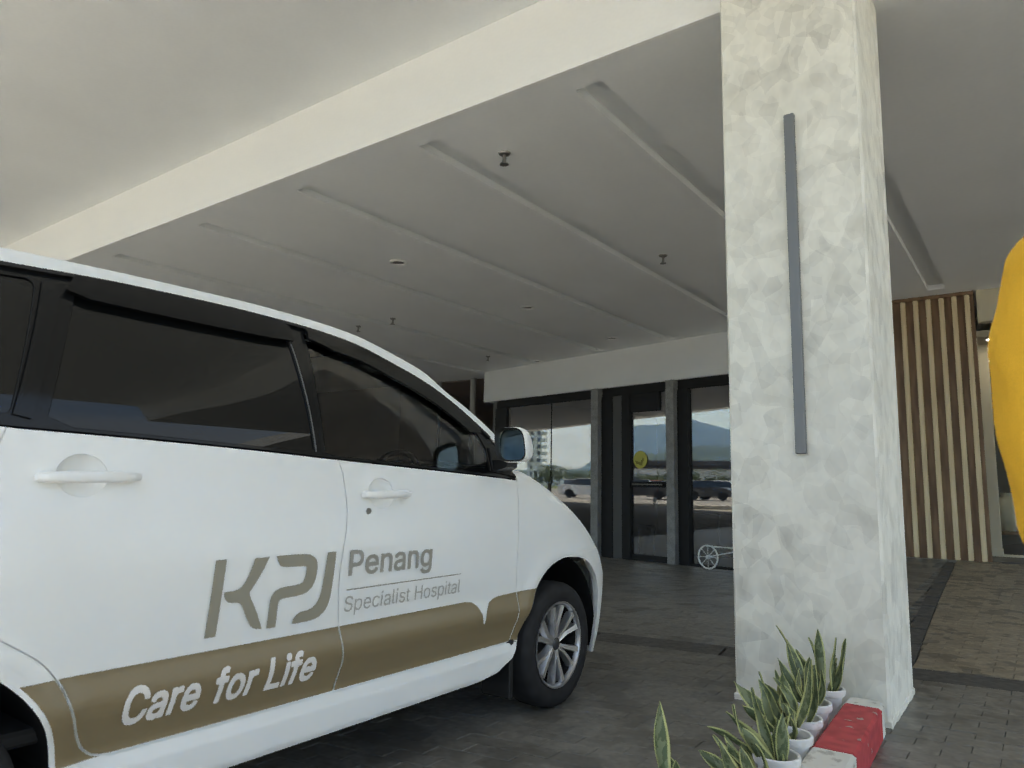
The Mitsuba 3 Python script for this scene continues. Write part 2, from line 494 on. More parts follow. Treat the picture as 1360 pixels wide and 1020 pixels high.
# column
col = thing('column', 'square column in mottled cream trowelled plaster with a dark metal strip', 'column')
CX0, CX1, CY0, CY1 = -1.365, -0.636, 3.872, 4.60
cb = cbox([CX0, CY0, -0.02], [CX1, CY1, ZC + 0.2], 0.012)
add('shaft', cb, 'column_plaster', col)
add('plinth', cbox([CX0 - 0.006, CY0 - 0.006, -0.02], [CX1 + 0.006, CY1 + 0.006, 0.03], 0.004), 'column_plaster', col)
ls = cbox([-1.012, CY0 - 0.035, 1.27], [-0.960, CY0 - 0.001, 3.125], 0.004)
add('metal_strip', ls, 'strip_metal', col, label='dark grey vertical metal light channel')

# ------------------------------------------------------------------ glass wall, local axes u, v, z
al = math.radians(-13.5)
FM = np.eye(4)
FM[:3, 0] = [math.cos(al), math.sin(al), 0]
FM[:3, 1] = [-math.sin(al), math.cos(al), 0]
FM[:3, 3] = [-12, 15, 0]


def fbox(u0, u1, v0, v1, z0, z1, c=0.004):
    return moved(cbox([u0, v0, z0], [u1, v1, z1], c), FM)


add('bulkhead', fbox(0.0, 9.9, 0.0, 0.28, 3.215, ZC + 0.06, 0.006), 'ceiling_paint', label='deep grey bulkhead dropping from the ceiling above the glass wall', cat='beam')
gw = thing('glass_wall', 'dark framed glass wall with stone posts under the bulkhead, mirroring hills and sky', 'glass wall')
ZB = -0.50
add('head_frame', fbox(0.5, 10.2, 0.06, 0.16, 3.02, 3.213), 'dark_frame', gw)
add('jamb', fbox(0.45, 0.92, 0.05, 0.2, ZB, 3.018), 'dark_frame', gw)
add('stone_post', fbox(4.055, 4.27, -0.10, 0.12, ZB, 3.21, 0.01), 'stone_post', gw, label='grey stone post left of the door')
add('mullion', fbox(4.275, 4.60, 0.02, 0.16, ZB, 3.018), 'dark_frame', gw)
add('stone_post', fbox(6.135, 6.33, -0.10, 0.12, ZB, 3.21, 0.01), 'stone_post', gw, label='grey stone post right of the door')
add('mullion', fbox(6.335, 6.58, 0.02, 0.16, ZB, 3.018), 'dark_frame', gw)
add('mullion', fbox(8.9, 9.1, 0.02, 0.16, ZB, 3.018), 'dark_frame', gw)
add('sill', fbox(0.92, 4.05, 0.04, 0.16, ZB, -0.43), 'dark_frame', gw)
add('sill', fbox(6.585, 8.895, 0.04, 0.16, ZB, -0.40), 'dark_frame', gw)


def fquad(u0, u1, v, z0, z1):
    m = trimesh.Trimesh([[u0, v, z0], [u1, v, z0], [u1, v, z1], [u0, v, z1]], [[0, 1, 2], [0, 2, 3]], process=False)
    return moved(m, FM)


add('pane', fquad(0.92, 2.565, 0.10, -0.43, 3.02), 'wall_glass', gw)
add('pane', fquad(2.577, 4.05, 0.10, -0.43, 3.02), 'wall_glass', gw)
add('pane', fquad(6.58, 8.90, 0.10, -0.40, 3.02), 'wall_glass', gw)
add('pane', fquad(9.1, 10.2, 0.10, -0.40, 3.02), 'wall_glass', gw)
add('pane_joint', fbox(2.566, 2.576, 0.085, 0.115, -0.43, 3.02, 0.001), 'dark_frame', gw)
door = thing('entrance_door', 'dark framed glass entrance door with a yellow disc sticker', 'door')
add('side_panel', fbox(4.605, 4.86, 0.03, 0.14, ZB, 3.015), 'grey_frame', door)
add('stile', fbox(4.865, 5.09, 0.02, 0.13, ZB, 3.015), 'dark_frame', door)
add('stile', fbox(6.075, 6.132, 0.04, 0.13, ZB, 3.015), 'dark_frame', door)
add('top_panel', fbox(5.092, 5.86, 0.04, 0.13, 2.63, 3.015), 'dark_frame', door)
add('rail', fbox(5.092, 6.073, 0.05, 0.13, 1.04, 1.16), 'dark_frame', door)
add('rail', fbox(5.092, 6.073, 0.05, 0.13, ZB, -0.34), 'dark_frame', door)
add('glass', fquad(5.09, 6.075, 0.09, 1.16, 2.63), 'wall_glass', door)
add('glass', fquad(5.09, 6.075, 0.09, -0.34, 1.04), 'wall_glass', door)
add('glass', fquad(5.86, 6.075, 0.09, 2.63, 3.015), 'wall_glass', door)
add('push_bar', moved(tube([5.2, -0.03, 1.10], [5.98, -0.03, 1.10], 0.016), FM), 'steel_grey', door, smooth=40)
disc = Point(5.335, 1.615).buffer(0.185, 32)
wedge = Polygon([(5.20, 1.60), (5.34, 1.56), (5.40, 1.66), (5.44, 1.63), (5.38, 1.49), (5.22, 1.53)])
xz = np.array([[1, 0, 0, 0], [0, 0, -1, 0], [0, 1, 0, 0], [0, 0, 0, 1.0]])


def flat_uz(poly, v, t=0.003):
    parts = getattr(poly, 'geoms', [poly])
    m = cat([trimesh.creation.extrude_polygon(g, t, engine='earcut') for g in parts])
    m.apply_transform(xz)
    m.apply_translation([0, v, 0])
    return moved(m, FM)


add('sticker', flat_uz(disc.difference(wedge), 0.075), 'sticker_yellow', door, label='round yellow sticker on the door glass')
add('sticker_print', flat_uz(wedge, 0.075), 'sticker_mark', door)

# lobby behind the glass
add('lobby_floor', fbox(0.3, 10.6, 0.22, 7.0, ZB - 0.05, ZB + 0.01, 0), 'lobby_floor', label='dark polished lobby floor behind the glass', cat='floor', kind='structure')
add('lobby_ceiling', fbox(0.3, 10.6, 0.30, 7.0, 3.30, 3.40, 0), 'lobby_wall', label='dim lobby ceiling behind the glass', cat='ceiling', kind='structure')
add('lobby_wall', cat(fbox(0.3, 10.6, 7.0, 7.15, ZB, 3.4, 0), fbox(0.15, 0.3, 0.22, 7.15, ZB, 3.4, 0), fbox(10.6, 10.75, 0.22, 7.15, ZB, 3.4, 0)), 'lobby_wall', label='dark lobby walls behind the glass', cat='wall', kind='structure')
desk = thing('reception_desk', 'dark reception desk standing behind the entrance glass', 'desk')
add('body', fbox(4.7, 5.8, 2.2, 2.75, ZB + 0.012, 0.48, 0.02), 'dark_frame', desk)
add('top', fbox(4.65, 5.85, 2.15, 2.8, 0.483, 0.53, 0.01), 'grey_frame', desk)
bn = thing('litter_bin', 'dark waste bin standing inside beside the entrance door', 'bin')
add('body', moved(lathe([[0, 0], [0.16, 0], [0.18, 0.62], [0, 0.62]], 28), FM @ trimesh.transformations.translation_matrix([4.98, 0.7, ZB + 0.012])), 'dark_frame', bn, smooth=40)
add('lid', moved(lathe([[0, 0.625], [0.19, 0.625], [0.17, 0.70], [0, 0.72]], 28), FM @ trimesh.transformations.translation_matrix([4.98, 0.7, ZB + 0.012])), 'black_plastic', bn, smooth=40)

# white wheelbarrow-like cart just behind the right pane
cart = thing('hand_cart', 'white cart with a spoked wheel standing low in front of the right pane', 'cart')
wc = np.array([7.33, -0.45, -0.185])
ang = np.linspace(0, 2 * np.pi, 41)
ring = [wc + 0.205 * np.array([math.cos(a), 0, math.sin(a)]) for a in ang]
add('wheel_rim', moved(cat([tube(ring[i], ring[i + 1], 0.016, 8) for i in range(40)]), FM), 'white_gloss', cart, smooth=60)
add('spokes', moved(cat([tube(wc, wc + 0.19 * np.array([math.cos(a), 0, math.sin(a)]), 0.007, 6) for a in np.arange(8) * math.pi / 4]), FM), 'white_gloss', cart, smooth=60)
add('hub', moved(tube(wc - [0, 0.04, 0], wc + [0, 0.04, 0], 0.03), FM), 'white_gloss', cart, smooth=40)
add('bar', moved(tube(wc + [-0.1, 0.05, 0.19], wc + [0.85, 0.05, 0.19], 0.014, 10), FM), 'white_gloss', cart, smooth=40)
add('bar', moved(tube(wc + [0.0, -0.05, 0.0], wc + [0.75, 0.0, 0.18], 0.012, 10), FM), 'white_gloss', cart, smooth=40)
add('leg', moved(tube(wc + [0.55, 0.05, 0.19], wc + [0.6, 0.05, -0.218], 0.012, 10), FM), 'white_gloss', cart, smooth=40)

# dark recess left of the bulkhead with a downpipe
rw = thing('recess_wall', 'brown walls of the deep dark passage left of the bulkhead', 'wall')
add('back', trimesh.creation.box(bounds=[[-17.0, 23.0, -0.6], [-11.75, 23.3, ZC - 0.03]]), 'recess_paint', rw)
add('side', trimesh.creation.box(bounds=[[-34, 15.85, -0.6], [-16.0, 16.1, ZC - 0.001]]), 'recess_paint', rw)
add('side', trimesh.creation.box(bounds=[[-16.2, 16.102, -0.6], [-16.0, 22.998, ZC - 0.03]]), 'recess_paint', rw)
add('side', trimesh.creation.box(bounds=[[-11.95, 15.45, -0.6], [-11.75, 22.998, ZC - 0.03]]), 'recess_paint', rw)
add('soffit', trimesh.creation.box(bounds=[[-16.2, 15.86, ZC - 0.028], [-11.75, 23.3, ZC - 0.002]]), 'recess_paint', rw)
pipe = thing('downpipe', 'grey downpipe in the dark recess beside the bulkhead end', 'pipe')
add('pipe', tube([-12.95, 15.7, -0.5], [-12.95, 15.7, ZC - .002], 0.085, 20), 'pipe_grey', pipe, smooth=40)
add('collar', tube([-12.95, 15.7, 3.05], [-12.95, 15.7, 3.12], 0.10, 20), 'pipe_grey', pipe, smooth=40)
add('conduit', tube([-14.3, 15.78, 0.3], [-14.3, 15.78, ZC - 0.002], 0.05, 14), 'pipe_grey', smooth=40, label='thin pale conduit pipe in the dark recess left of the downpipe', cat='pipe')

# slat wall right of the column
sw = thing('slat_wall', 'brown wall panel with six pale vertical wooden slats beside the lobby door', 'wall panel')
YS = 12.3
add('backing', cbox([-1.95, YS + 0.05, 0.06], [-0.635, YS + 0.13, ZC - 0.002], 0.003), 'backing_wood', sw)
add('plinth', cbox([-1.95, YS - 0.03, 0.06], [-0.62, YS + 0.049, 0.10], 0.003), 'steel_grey', sw)
for xa, xb in ((-1.555, -1.615), (-1.385, -1.44), (-1.215, -1.27), (-1.04, -1.10), (-0.875, -0.935), (-0.71, -0.775)):
    x = (xa + xb) / 2
    add('slat', cbox([x - 0.008, YS - 0.02, 0.104], [x + 0.057, YS + 0.049, ZC - 0.06], 0.006), 'slat_wood', sw)
add('top_track', cbox([-1.95, YS - 0.01, ZC - 0.055], [-0.635, YS + 0.049, ZC - 0.003], 0.003), 'backing_wood', sw)

# side lobby right of the slat wall, glazed front
add('side_floor', trimesh.creation.box(bounds=[[-1.9, 12.45, 0.05], [4.5, 20, 0.105]]), 'lobby_floor', label='lobby floor beyond the slat wall', cat='floor', kind='structure')
add('side_wall', cat(trimesh.creation.box(bounds=[[-1.9, 20, 0.05], [4.5, 20.15, ZC]]), trimesh.creation.box(bounds=[[-2.0, 12.5, 0.05], [-1.9, 20.15, ZC]]), trimesh.creation.box(bounds=[[4.5, 12.45, 0.05], [4.65, 20.15, ZC]])), 'cream_paint', label='warm lobby walls beyond the slat wall', cat='wall', kind='structure')
add('side_ceiling', trimesh.creation.box(bounds=[[-1.9, 12.75, 3.40], [4.5, 20, 3.5]]), 'cream_paint', label='lobby ceiling with lit lamps beyond the slat wall', cat='ceiling', kind='structure')
add('entrance_header', cbox([-0.60, YS, 3.55], [4.5, YS + 0.18, ZC - 0.002]), 'cream_paint', label='cream lintel over the lobby opening right of the slats', cat='lintel')
post = thing('entrance_post', 'pale cream post standing right of the slat wall', 'post')
add('shaft', cbox([-0.69, 13.42, 0.1], [-0.55, 13.58, 3.398], 0.006), 'cream_paint', post)
add('base', cbox([-0.70, 13.40, 0.106], [-0.54, 13.60, 0.22], 0.006), 'cream_paint', post)
sp = thing('glazed_screen', 'clear glass lobby screen in a thin cream frame right of the slat wall', 'glass screen')
add('pane', trimesh.Trimesh([[-0.54, 13.5, 0.14], [2.0, 13.5, 0.14], [2.0, 13.5, 3.39], [-0.54, 13.5, 3.39]], [[0, 1, 2], [0, 2, 3]], process=False), 'clear_glass', sp)
add('frame', cat(cbox([-0.54, 13.47, 0.106], [2.0, 13.53, 0.14], 0.003), cbox([2.0, 13.46, 0.106], [2.08, 13.54, 3.398], 0.003), cbox([-0.54, 13.46, 2.12], [2.0, 13.495, 2.18], 0.003)), 'cream_paint', sp)
vs_ = thing('floor_vase', 'round cream floor vase inside the lobby beside the yellow sleeve', 'vase')
add('body', lathe([[0, 0], [0.10, 0], [0.20, 0.14], [0.23, 0.30], [0.17, 0.48], [0.08, 0.56], [0.10, 0.62], [0.07, 0.62], [0.06, 0.55], [0, 0.5]], 36, at=(-0.48, 14.5, 0.45)), 'cream_paint', vs_, smooth=40)
tb = thing('side_table', 'low dark table carrying the round vase in the lobby', 'table')
add('top', cbox([-0.85, 14.2, 0.40], [-0.1, 14.8, 0.448], 0.008), 'backing_wood', tb)
for tx in (-0.8, -0.15):
    for ty in (14.25, 14.75):
        add('leg', cbox([tx - 0.025, ty - 0.025, 0.107], [tx + 0.025, ty + 0.025, 0.398]), 'backing_wood', tb)
pic = thing('notice_board', 'white framed notice on the lobby wall beyond the glass', 'notice')
add('frame', cbox([-1.10, 19.95, 2.5], [-0.30, 19.998, 3.1], 0.004), 'grey_frame', pic)
add('sheet', cbox([-1.06, 19.94, 2.54], [-0.34, 19.949, 3.06], 0.001), 'white_gloss', pic)
LAMPS = [(-0.43, 12.95), (-0.50, 13.85), (-0.56, 15.1)]
for i, (x, y) in enumerate(LAMPS):
    lp = thing('ceiling_lamp', ('lit oval lamp, highest of three in the lobby right of the slats', 'lit oval lamp, middle of three in the lobby right of the slats', 'lit oval lamp, lowest of three in the lobby right of the slats')[i], 'lamp', 'lit lamps in the lobby')
    add('ring', lathe([[0.115, 0.0], [0.145, 0.0], [0.145, 0.015], [0.115, 0.015], [0.115, 0.0]], 36, at=(x, y, 3.383)), 'white_gloss', lp, smooth=40)
    k = add('lens', lathe([[0.0, 0.0], [0.114, 0.0], [0.114, 0.008], [0, 0.008]], 36, at=(x, y, 3.388)), 'white_gloss', lp)
    scene[k]['emitter'] = {'type': 'area', 'radiance': rgb(3.0, 2.7, 2.1)}

# sprinklers and downlights in the grooved ceiling
SPR = [(-3.70, 4.84, 'nearest, in front of the second groove'), (-3.74, 8.30, 'behind the nearest one, close to the column'), (-10.44, 9.13, 'left one of the two above the van windscreen'), (-9.39, 9.02, 'right one of the two above the van windscreen'), (-10.33, 13.04, 'small, next to the bulkhead left end')]
for x, y, wh in SPR:
    k = thing('sprinkler', 'small metal ceiling sprinkler ' + wh, 'sprinkler', 'ceiling sprinklers')
    add('rosette', lathe([[0, ZC - 0.001], [0.055, ZC - 0.001], [0.048, ZC - 0.016], [0.02, ZC - 0.022], [0, ZC - 0.022]][::-1], 24, at=(x, y, 0)), 'steel_grey', k, smooth=40)
    add('stem', tube([x, y, ZC - 0.10], [x, y, ZC - 0.0225], 0.016, 12), 'steel_grey', k, smooth=40)
    add('deflector', lathe([[0, ZC - 0.112], [0.04, ZC - 0.112], [0.04, ZC - 0.104], [0, ZC - 0.1005]], 24, at=(x, y, 0)), 'steel_grey', k, smooth=40)
DL = [(-6.84, 6.63, 'nearest of the three in line'), (-6.81, 9.63, 'middle of the three in line'), (-6.83, 12.66, 'farthest of the three in line'), (-9.70, 14.2, 'bright one at the end of a groove near the bulkhead')]
for x, y, wh in DL:
    k = thing('downlight', 'unlit round recessed downlight, ' + wh, 'downlight', 'unlit ceiling downlights')
    add('ring', lathe([[0.088, ZC - 0.001], [0.125, ZC - 0.001], [0.118, ZC - 0.012], [0.09, ZC - 0.018], [0.088, ZC - 0.001]], 36, at=(x, y, 0)), 'white_gloss', k, smooth=40)
    add('lens', lathe([[0, ZC - 0.006], [0.086, ZC - 0.006], [0.086, ZC - 0.002], [0, ZC - 0.002]], 36, at=(x, y, 0)), 'steel_grey', k)
# ------------------------------------------------------------------ the van: side skin is a height field x = side_x(s, z), s metres ahead of the front axle
XS, YA, XC = -1.965, 3.142, -2.795
_inset = PchipInterpolator([.0, .19, .225, .27, .33, .385, .44, .50, .525, .60, .70, .85, .98, 1.08, 1.15, 1.3, 1.45, 1.58, 1.64, 1.70],
                           [.13, .10, .055, .030, .032, .048, .031, .005, .001, .009, .007, .010, .024, .045, .055, .082, .128, .185, .222, .27])
_hood = PchipInterpolator([-.6, -.40, -.25, -.1, .05, .2, .35, .5, .62, .75], [1.2, 1.165, 1.16, 1.115, 1.045, .965, .875, .775, .68, .60])


def side_x(s, z):
    s, z = np.asarray(s, float), np.asarray(z, float)
    zt = _hood(np.clip(s, -.6, .75))
    s0 = .30 - .32 * np.clip((z - .60) / .4, 0, 1)
    f = np.clip((s - s0) / (.77 - s0), 0, .985)
    b = np.clip((-2.75 - s) / .62, 0, .98)
    e = np.abs(s + 1.3)
    pl = .012 * np.minimum(e / 1.3, 1.25) ** 2 + .50 * (1 - np.sqrt(1 - f ** 2.2)) + .40 * (1 - np.sqrt(1 - b ** 2.6))
    u = np.clip((z - (zt - .09)) / .09, 0, .97) * np.clip((s + .42) / .08, 0, 1)
    fil = .09 * (1 - np.sqrt(1 - u ** 2))
    fl = np.hypot((s - .03) / .40, (z - .33) / .42)
    flare = .012 * np.exp(-((fl - 1.0) / .12) ** 2)
    fr = np.hypot((s + 2.655) / .39, (z - .31) / .41)
    flare = flare + .012 * np.exp(-((fr - 1.0) / .12) ** 2)
    w = np.clip((s + .15) / .45, 0, 1)
    w = w * w * (3 - 2 * w) * (z < .75)
    ins = _inset(z) * (1 - w) + w * (.004 + .055 * np.clip((.60 - z) / .4, 0, 1) ** 2)
    return XS - ins - pl - fil + flare * (z < .95)


def side_n(s, z):
    h = 2e-3
    gs, gz = (side_x(s + h, z) - side_x(s - h, z)) / (2 * h), (side_x(s, z + h) - side_x(s, z - h)) / (2 * h)
    n = np.stack([np.ones_like(gs), -gs, -gz], -1)
    return n / np.linalg.norm(n, axis=-1, keepdims=True)


G = 0.015


def tri_poly(p):
    v, f = trimesh.creation.triangulate_polygon(p, engine='earcut')
    return np.asarray(v), np.asarray(f)


def skin(poly, off=0.0, thick=0.012, g=G):
    """(v, f, n): the part of the side skin inside poly (s, z), moved out by off, with edges folded inwards"""
    V, F, k = [], [], 0
    x0, y0, x1, y1 = poly.bounds
    I, J = np.meshgrid(np.arange(math.floor(x0 / g), math.ceil(x1 / g)), np.arange(math.floor(y0 / g), math.ceil(y1 / g)), indexing='ij')
    I, J = I.ravel(), J.ravel()
    boxes = shapely.box(I * g, J * g, (I + 1) * g, (J + 1) * g)
    shapely.prepare(poly)
    full, part = shapely.contains(poly, boxes), shapely.intersects(poly, boxes)
    for i, j in zip(I[full], J[full]):
        V += [(i * g, j * g), ((i + 1) * g, j * g), ((i + 1) * g, (j + 1) * g), (i * g, (j + 1) * g)]
        F += [(k, k + 1, k + 2), (k, k + 2, k + 3)]
        k += 4
    for b in boxes[part & ~full]:
        q = poly.intersection(b)
        for c in getattr(q, 'geoms', [q]):
            if c.geom_type == 'Polygon' and c.area > 1e-9:
                v, f = tri_poly(c)
                V += [tuple(a) for a in v]
                F += [tuple(a + k) for a in f]
                k += len(v)
    V, F = np.array(V), np.array(F)
    r, inv = np.unique(np.round(V, 5), axis=0, return_inverse=True)
    F = inv.reshape(-1)[F]
    n = side_n(r[:, 0], r[:, 1])
    P = np.stack([side_x(r[:, 0], r[:, 1]), YA + r[:, 0], r[:, 1]], -1) + n * off
    a, b, c = P[F[:, 0]], P[F[:, 1]], P[F[:, 2]]
    wrong = (np.cross(b - a, c - a) * n[F[:, 0]]).sum(1) < 0
    F[wrong] = F[wrong][:, ::-1]
    if not thick:
        return P, F, n
    vs, fs, ns, base = [P], [F], [n], len(P)
    for pg in getattr(poly, 'geoms', [poly]):
        for ring in [pg.exterior, *pg.interiors]:
            q = np.array(shapely.segmentize(ring, g).coords)[:-1]
            t = np.roll(q, -1, 0) - np.roll(q, 1, 0)
            t /= np.maximum(np.linalg.norm(t, axis=1, keepdims=True), 1e-9)
            out2 = np.stack([t[:, 1], -t[:, 0]], -1)
            if not shapely.is_ccw(ring):
                out2 = -out2
            if ring is not pg.exterior:
                out2 = -out2
            nn = side_n(q[:, 0], q[:, 1])
            p0 = np.stack([side_x(q[:, 0], q[:, 1]), YA + q[:, 0], q[:, 1]], -1) + nn * off
            o3 = np.stack([np.zeros(len(q)), out2[:, 0], out2[:, 1]], -1)
            m = len(q)
            rows = [p0, p0 + o3 * .0015 - nn * .0015, p0 + o3 * .0015 - nn * thick]
            nr = [nn * .7 + o3 * .7, o3, o3]
            for a_ in range(2):
                i0 = base
                vs += [rows[a_], rows[a_ + 1]]
                ns += [nr[a_], nr[a_ + 1]]
                i = np.arange(m)
                j = (i + 1) % m
                fs.append(np.vstack([np.stack([i0 + i, i0 + j, i0 + m + j], 1), np.stack([i0 + i, i0 + m + j, i0 + m + i], 1)]))
                base += 2 * m
    V, F, N = np.vstack(vs), np.vstack(fs), np.vstack(ns)
    N /= np.maximum(np.linalg.norm(N, axis=1, keepdims=True), 1e-9)
    # orient the folded edges by their normals
    a, b, c = V[F[:, 0]], V[F[:, 1]], V[F[:, 2]]
    wrong = (np.cross(b - a, c - a) * N[F[:, 0]]).sum(1) < 0
    F[wrong] = F[wrong][:, ::-1]
    return V, F, N


def flip(vfn):
    v, f, n = vfn
    return v * [-1, 1, 1] + [2 * XC, 0, 0], f[:, ::-1], n * [-1, 1, 1]


def join(*parts):
    k, V, F, N = 0, [], [], []
    for v, f, n in parts:
        V.append(v); F.append(f + k); N.append(n)
        k += len(v)
    return np.vstack(V), np.vstack(F), np.vstack(N)


def smooth_line(pts, n=6):
    p = np.array(pts, float)
    t = np.r_[0, np.cumsum(np.linalg.norm(np.diff(p, axis=0), axis=1))]
    tt = np.linspace(0, t[-1], n * (len(p) - 1) + 1)
    return np.stack([PchipInterpolator(t, p[:, 0])(tt), PchipInterpolator(t, p[:, 1])(tt)], -1).tolist()


# side lines, in (s, z), read off the photograph
BAND = smooth_line([(-3.12, 1.60), (-2.9, 1.635), (-2.465, 1.655), (-2.11, 1.672), (-1.85, 1.674), (-1.53, 1.664), (-1.29, 1.638), (-1.07, 1.574), (-.896, 1.512), (-.774, 1.452), (-.603, 1.350), (-.47, 1.262), (-.37, 1.185)])
BELT = smooth_line([(-3.10, 1.235), (-2.47, 1.215), (-2.15, 1.205), (-1.724, 1.187), (-1.477, 1.173), (-1.096, 1.154), (-.597, 1.128), (-.335, 1.112)])
ROOF_TOP = smooth_line([(-3.20, 1.64), (-2.9, 1.683), (-2.46, 1.706), (-2.0, 1.717), (-1.74, 1.717), (-1.5, 1.708), (-1.25, 1.682), (-1.04, 1.620), (-.88, 1.560), (-.796, 1.50), (-.65, 1.42), (-.46, 1.298), (-.36, 1.22)])
band_poly = Polygon(BAND + ROOF_TOP[::-1]).buffer(0)
green_poly = Polygon(BELT + [(-.325, 1.172)] + BAND[::-1]).buffer(0)
SEAM = smooth_line([(-1.44, 1.172), (-1.418, 1.11), (-1.411, 1.03), (-1.417, .94), (-1.434, .86), (-1.449, .74), (-1.443, .62), (-1.425, .53), (-1.412, .46), (-1.418, .376)])
FRONT_EDGE = smooth_line([(-.345, 1.108), (-.368, .95), (-.385, .82), (-.397, .64), (-.385, .50), (-.400, .376)])
DOOR_REAR = smooth_line([(-2.462, 1.212), (-2.50, 1.10), (-2.545, .96), (-2.555, .85), (-2.515, .765), (-2.448, .713), (-2.407, .684), (-2.367, .655), (-2.335, .622), (-2.305, .578), (-2.281, .523), (-2.255, .455), (-2.227, .408), (-2.19, .382), (-2.14, .376)])
ARCH_F = smooth_line([(-.345, .24), (-.338, .37), (-.296, .49), (-.236, .601), (-.177, .661), (-.076, .708), (.027, .726), (.144, .720), (.243, .690), (.33, .615), (.375, .50), (.392, .38), (.398, .18)])
ar = np.linspace(-.12, math.pi + .12, 40)
arch_r = Polygon([(-2.655 + .362 * math.cos(a), .31 + .385 * math.sin(a)) for a in ar] + [(-2.99, .1), (-2.32, .1)])
arch_f = Polygon(ARCH_F + [(.398, .05), (-.345, .05)])


def belt_z(s):
    b = np.array(BELT)
    return float(np.interp(s, b[:, 0], b[:, 1]))


def between(a, b):
    return [p for p in BELT if a < p[0] < b]


rear_door_p = Polygon([DOOR_REAR[0]] + [(x, z - .004) for x, z in between(-2.455, -1.45)] + [(SEAM[0][0] - .0006, SEAM[0][1] - .004)] + [(x - .0006, z) for x, z in SEAM[1:]] + DOOR_REAR[::-1]).buffer(0).buffer(-.0012)
front_door_p = Polygon([(SEAM[0][0] + .0006, SEAM[0][1] - .004)] + [(x, z - .004) for x, z in between(-1.43, -.35)] + [(x - .0006, z) for x, z in FRONT_EDGE] + [(x + .0006, z) for x, z in SEAM[::-1]]).buffer(0).buffer(-.0012)
hood_line = [(s, float(_hood(s)) - .0035) for s in np.linspace(-.335, .70, 40)]
fender_p = Polygon([(x + .0004, z) for x, z in FRONT_EDGE[::-1]] + [(-.33, 1.11), (-.327, 1.168)] + hood_line + [(.70, .19), (.38, .19), (-.352, .372)]).buffer(0).difference(arch_f).difference(shapely.box(-.6, 0, -.2, .372)).buffer(0)
sill_p = Polygon([(-2.30, .247), (-.62, .250), (-.50, .265), (-.405, .305), (-.352, .371), (-2.16, .371), (-2.30, .371)]).difference(arch_r).buffer(0)
rear_p = Polygon([(-3.34, .24), (-2.29, .247), (-2.29, .371), (-2.16, .3715)] + [(x - .0025, z - .0006) for x, z in DOOR_REAR[::-1][2:]] + [(x, z - .004) for x, z in BELT[::-1] if x < -2.475] + [(-3.30, 1.225)]).buffer(0).difference(arch_r).buffer(0)
if rear_p.geom_type != 'Polygon':
    rear_p = max(rear_p.geoms, key=lambda g: g.area)
if fender_p.geom_type != 'Polygon':
    fender_p = max(fender_p.geoms, key=lambda g: g.area)
def cup_poly(s0, s1, zc, k=1.0):
    return affinity.scale(Point((s0 + s1) / 2 - .012, zc + .004).buffer(1.0, 24), .064 * k, .056 * k, origin=((s0 + s1) / 2 - .012, zc + .004))


HANDLES = ((-2.402, -2.147, 1.093), (-1.346, -1.107, 1.046))
rear_cut, front_cut = rear_door_p.difference(cup_poly(*HANDLES[0])), front_door_p.difference(cup_poly(*HANDLES[1]))
back_p = unary_union([rear_door_p, front_door_p, fender_p, sill_p, rear_p])
back_p = back_p.buffer(.006).buffer(-.004).difference(unary_union([arch_f.buffer(.03), arch_r.buffer(.03)]))
back_p = max(getattr(back_p, 'geoms', [back_p]), key=lambda g: g.area)
shell_p = back_p.difference(unary_union([cup_poly(*q, 1.05) for q in HANDLES]))

van = thing('van', 'white minivan with gold stripe and hospital lettering, parked beside the column', 'van')
add_n('body', *join(skin(shell_p, -.011, .03), flip(skin(back_p, 0, .03)), flip(skin(band_poly, 0, .02))), 'white_paint', van)
rear_door = add_n('door', *skin(rear_cut), 'white_paint', van, label='white rear side door with the logo and slogan')
front_door = add_n('door', *skin(front_cut), 'white_paint', van, label='white front side door with the hospital name')
fender = add_n('fender', *skin(fender_p, 0, .018), 'white_paint', van)
sill = add_n('rocker_panel', *skin(sill_p, .004, .05), 'white_paint', van)
quarter = add_n('quarter_panel', *skin(rear_p, 0, .018), 'white_paint', van)
roof_rail = add_n('roof_rail', *skin(band_poly, .004, .03), 'white_paint', van)

# roof, hood and end skins: strips lofted across between the two sides


def across(line, crown, n=15, off=0.0, power=2.0):
    """a skin from the right edge line [(s, z)] to its mirror image, raised by crown(s) in the middle"""
    rows = []
    for s, z in line:
        x = float(side_x(s, z)) + off
        hw = x - XC
        t = np.linspace(1, -1, n)
        rows.append(np.stack([XC + hw * t, np.full(n, YA + s) + 0 * t, z + crown(s) * (1 - np.abs(t) ** power)], -1))
    v = np.array(rows)
    m, n = v.shape[:2]
    i = np.arange(m * n).reshape(m, n)
    f = np.stack([i[:-1, :-1], i[:-1, 1:], i[1:, 1:], i[1:, :-1]], -1).reshape(-1, 4)
    return v.reshape(-1, 3), f


def two_tri(vf):
    v, f = vf
    return trimesh.Trimesh(v, np.vstack([f[:, [0, 1, 2]], f[:, [0, 2, 3]]]), process=False)


roof_line = [p for p in ROOF_TOP if p[0] < -1.15]
add('roof', two_tri(across(roof_line, lambda s: .045, power=2.6)), 'white_paint', van, smooth=40)
spo = cat(cbox([XC - .55, YA - 3.36, 1.60], [XC + .55, YA - 3.16, 1.645], .015))
add('spoiler', spo, 'white_paint', van)
wl = [p for p in ROOF_TOP if p[0] >= -1.20]


def windscreen():
    rows = []
    for s, z in wl:
        x = float(side_x(s, min(z, 1.68))) - .012
        t = np.linspace(1, -1, 15)
        rows.append(np.stack([XC + (x - XC) * t, YA + s + .16 * (1 - t ** 2), z - .008 + .012 * (1 - t ** 2)], -1))
    v = np.array(rows)
    m, n = v.shape[:2]
    i = np.arange(m * n).reshape(m, n)
    return v.reshape(-1, 3), np.stack([i[:-1, :-1], i[:-1, 1:], i[1:, 1:], i[1:, :-1]], -1).reshape(-1, 4)


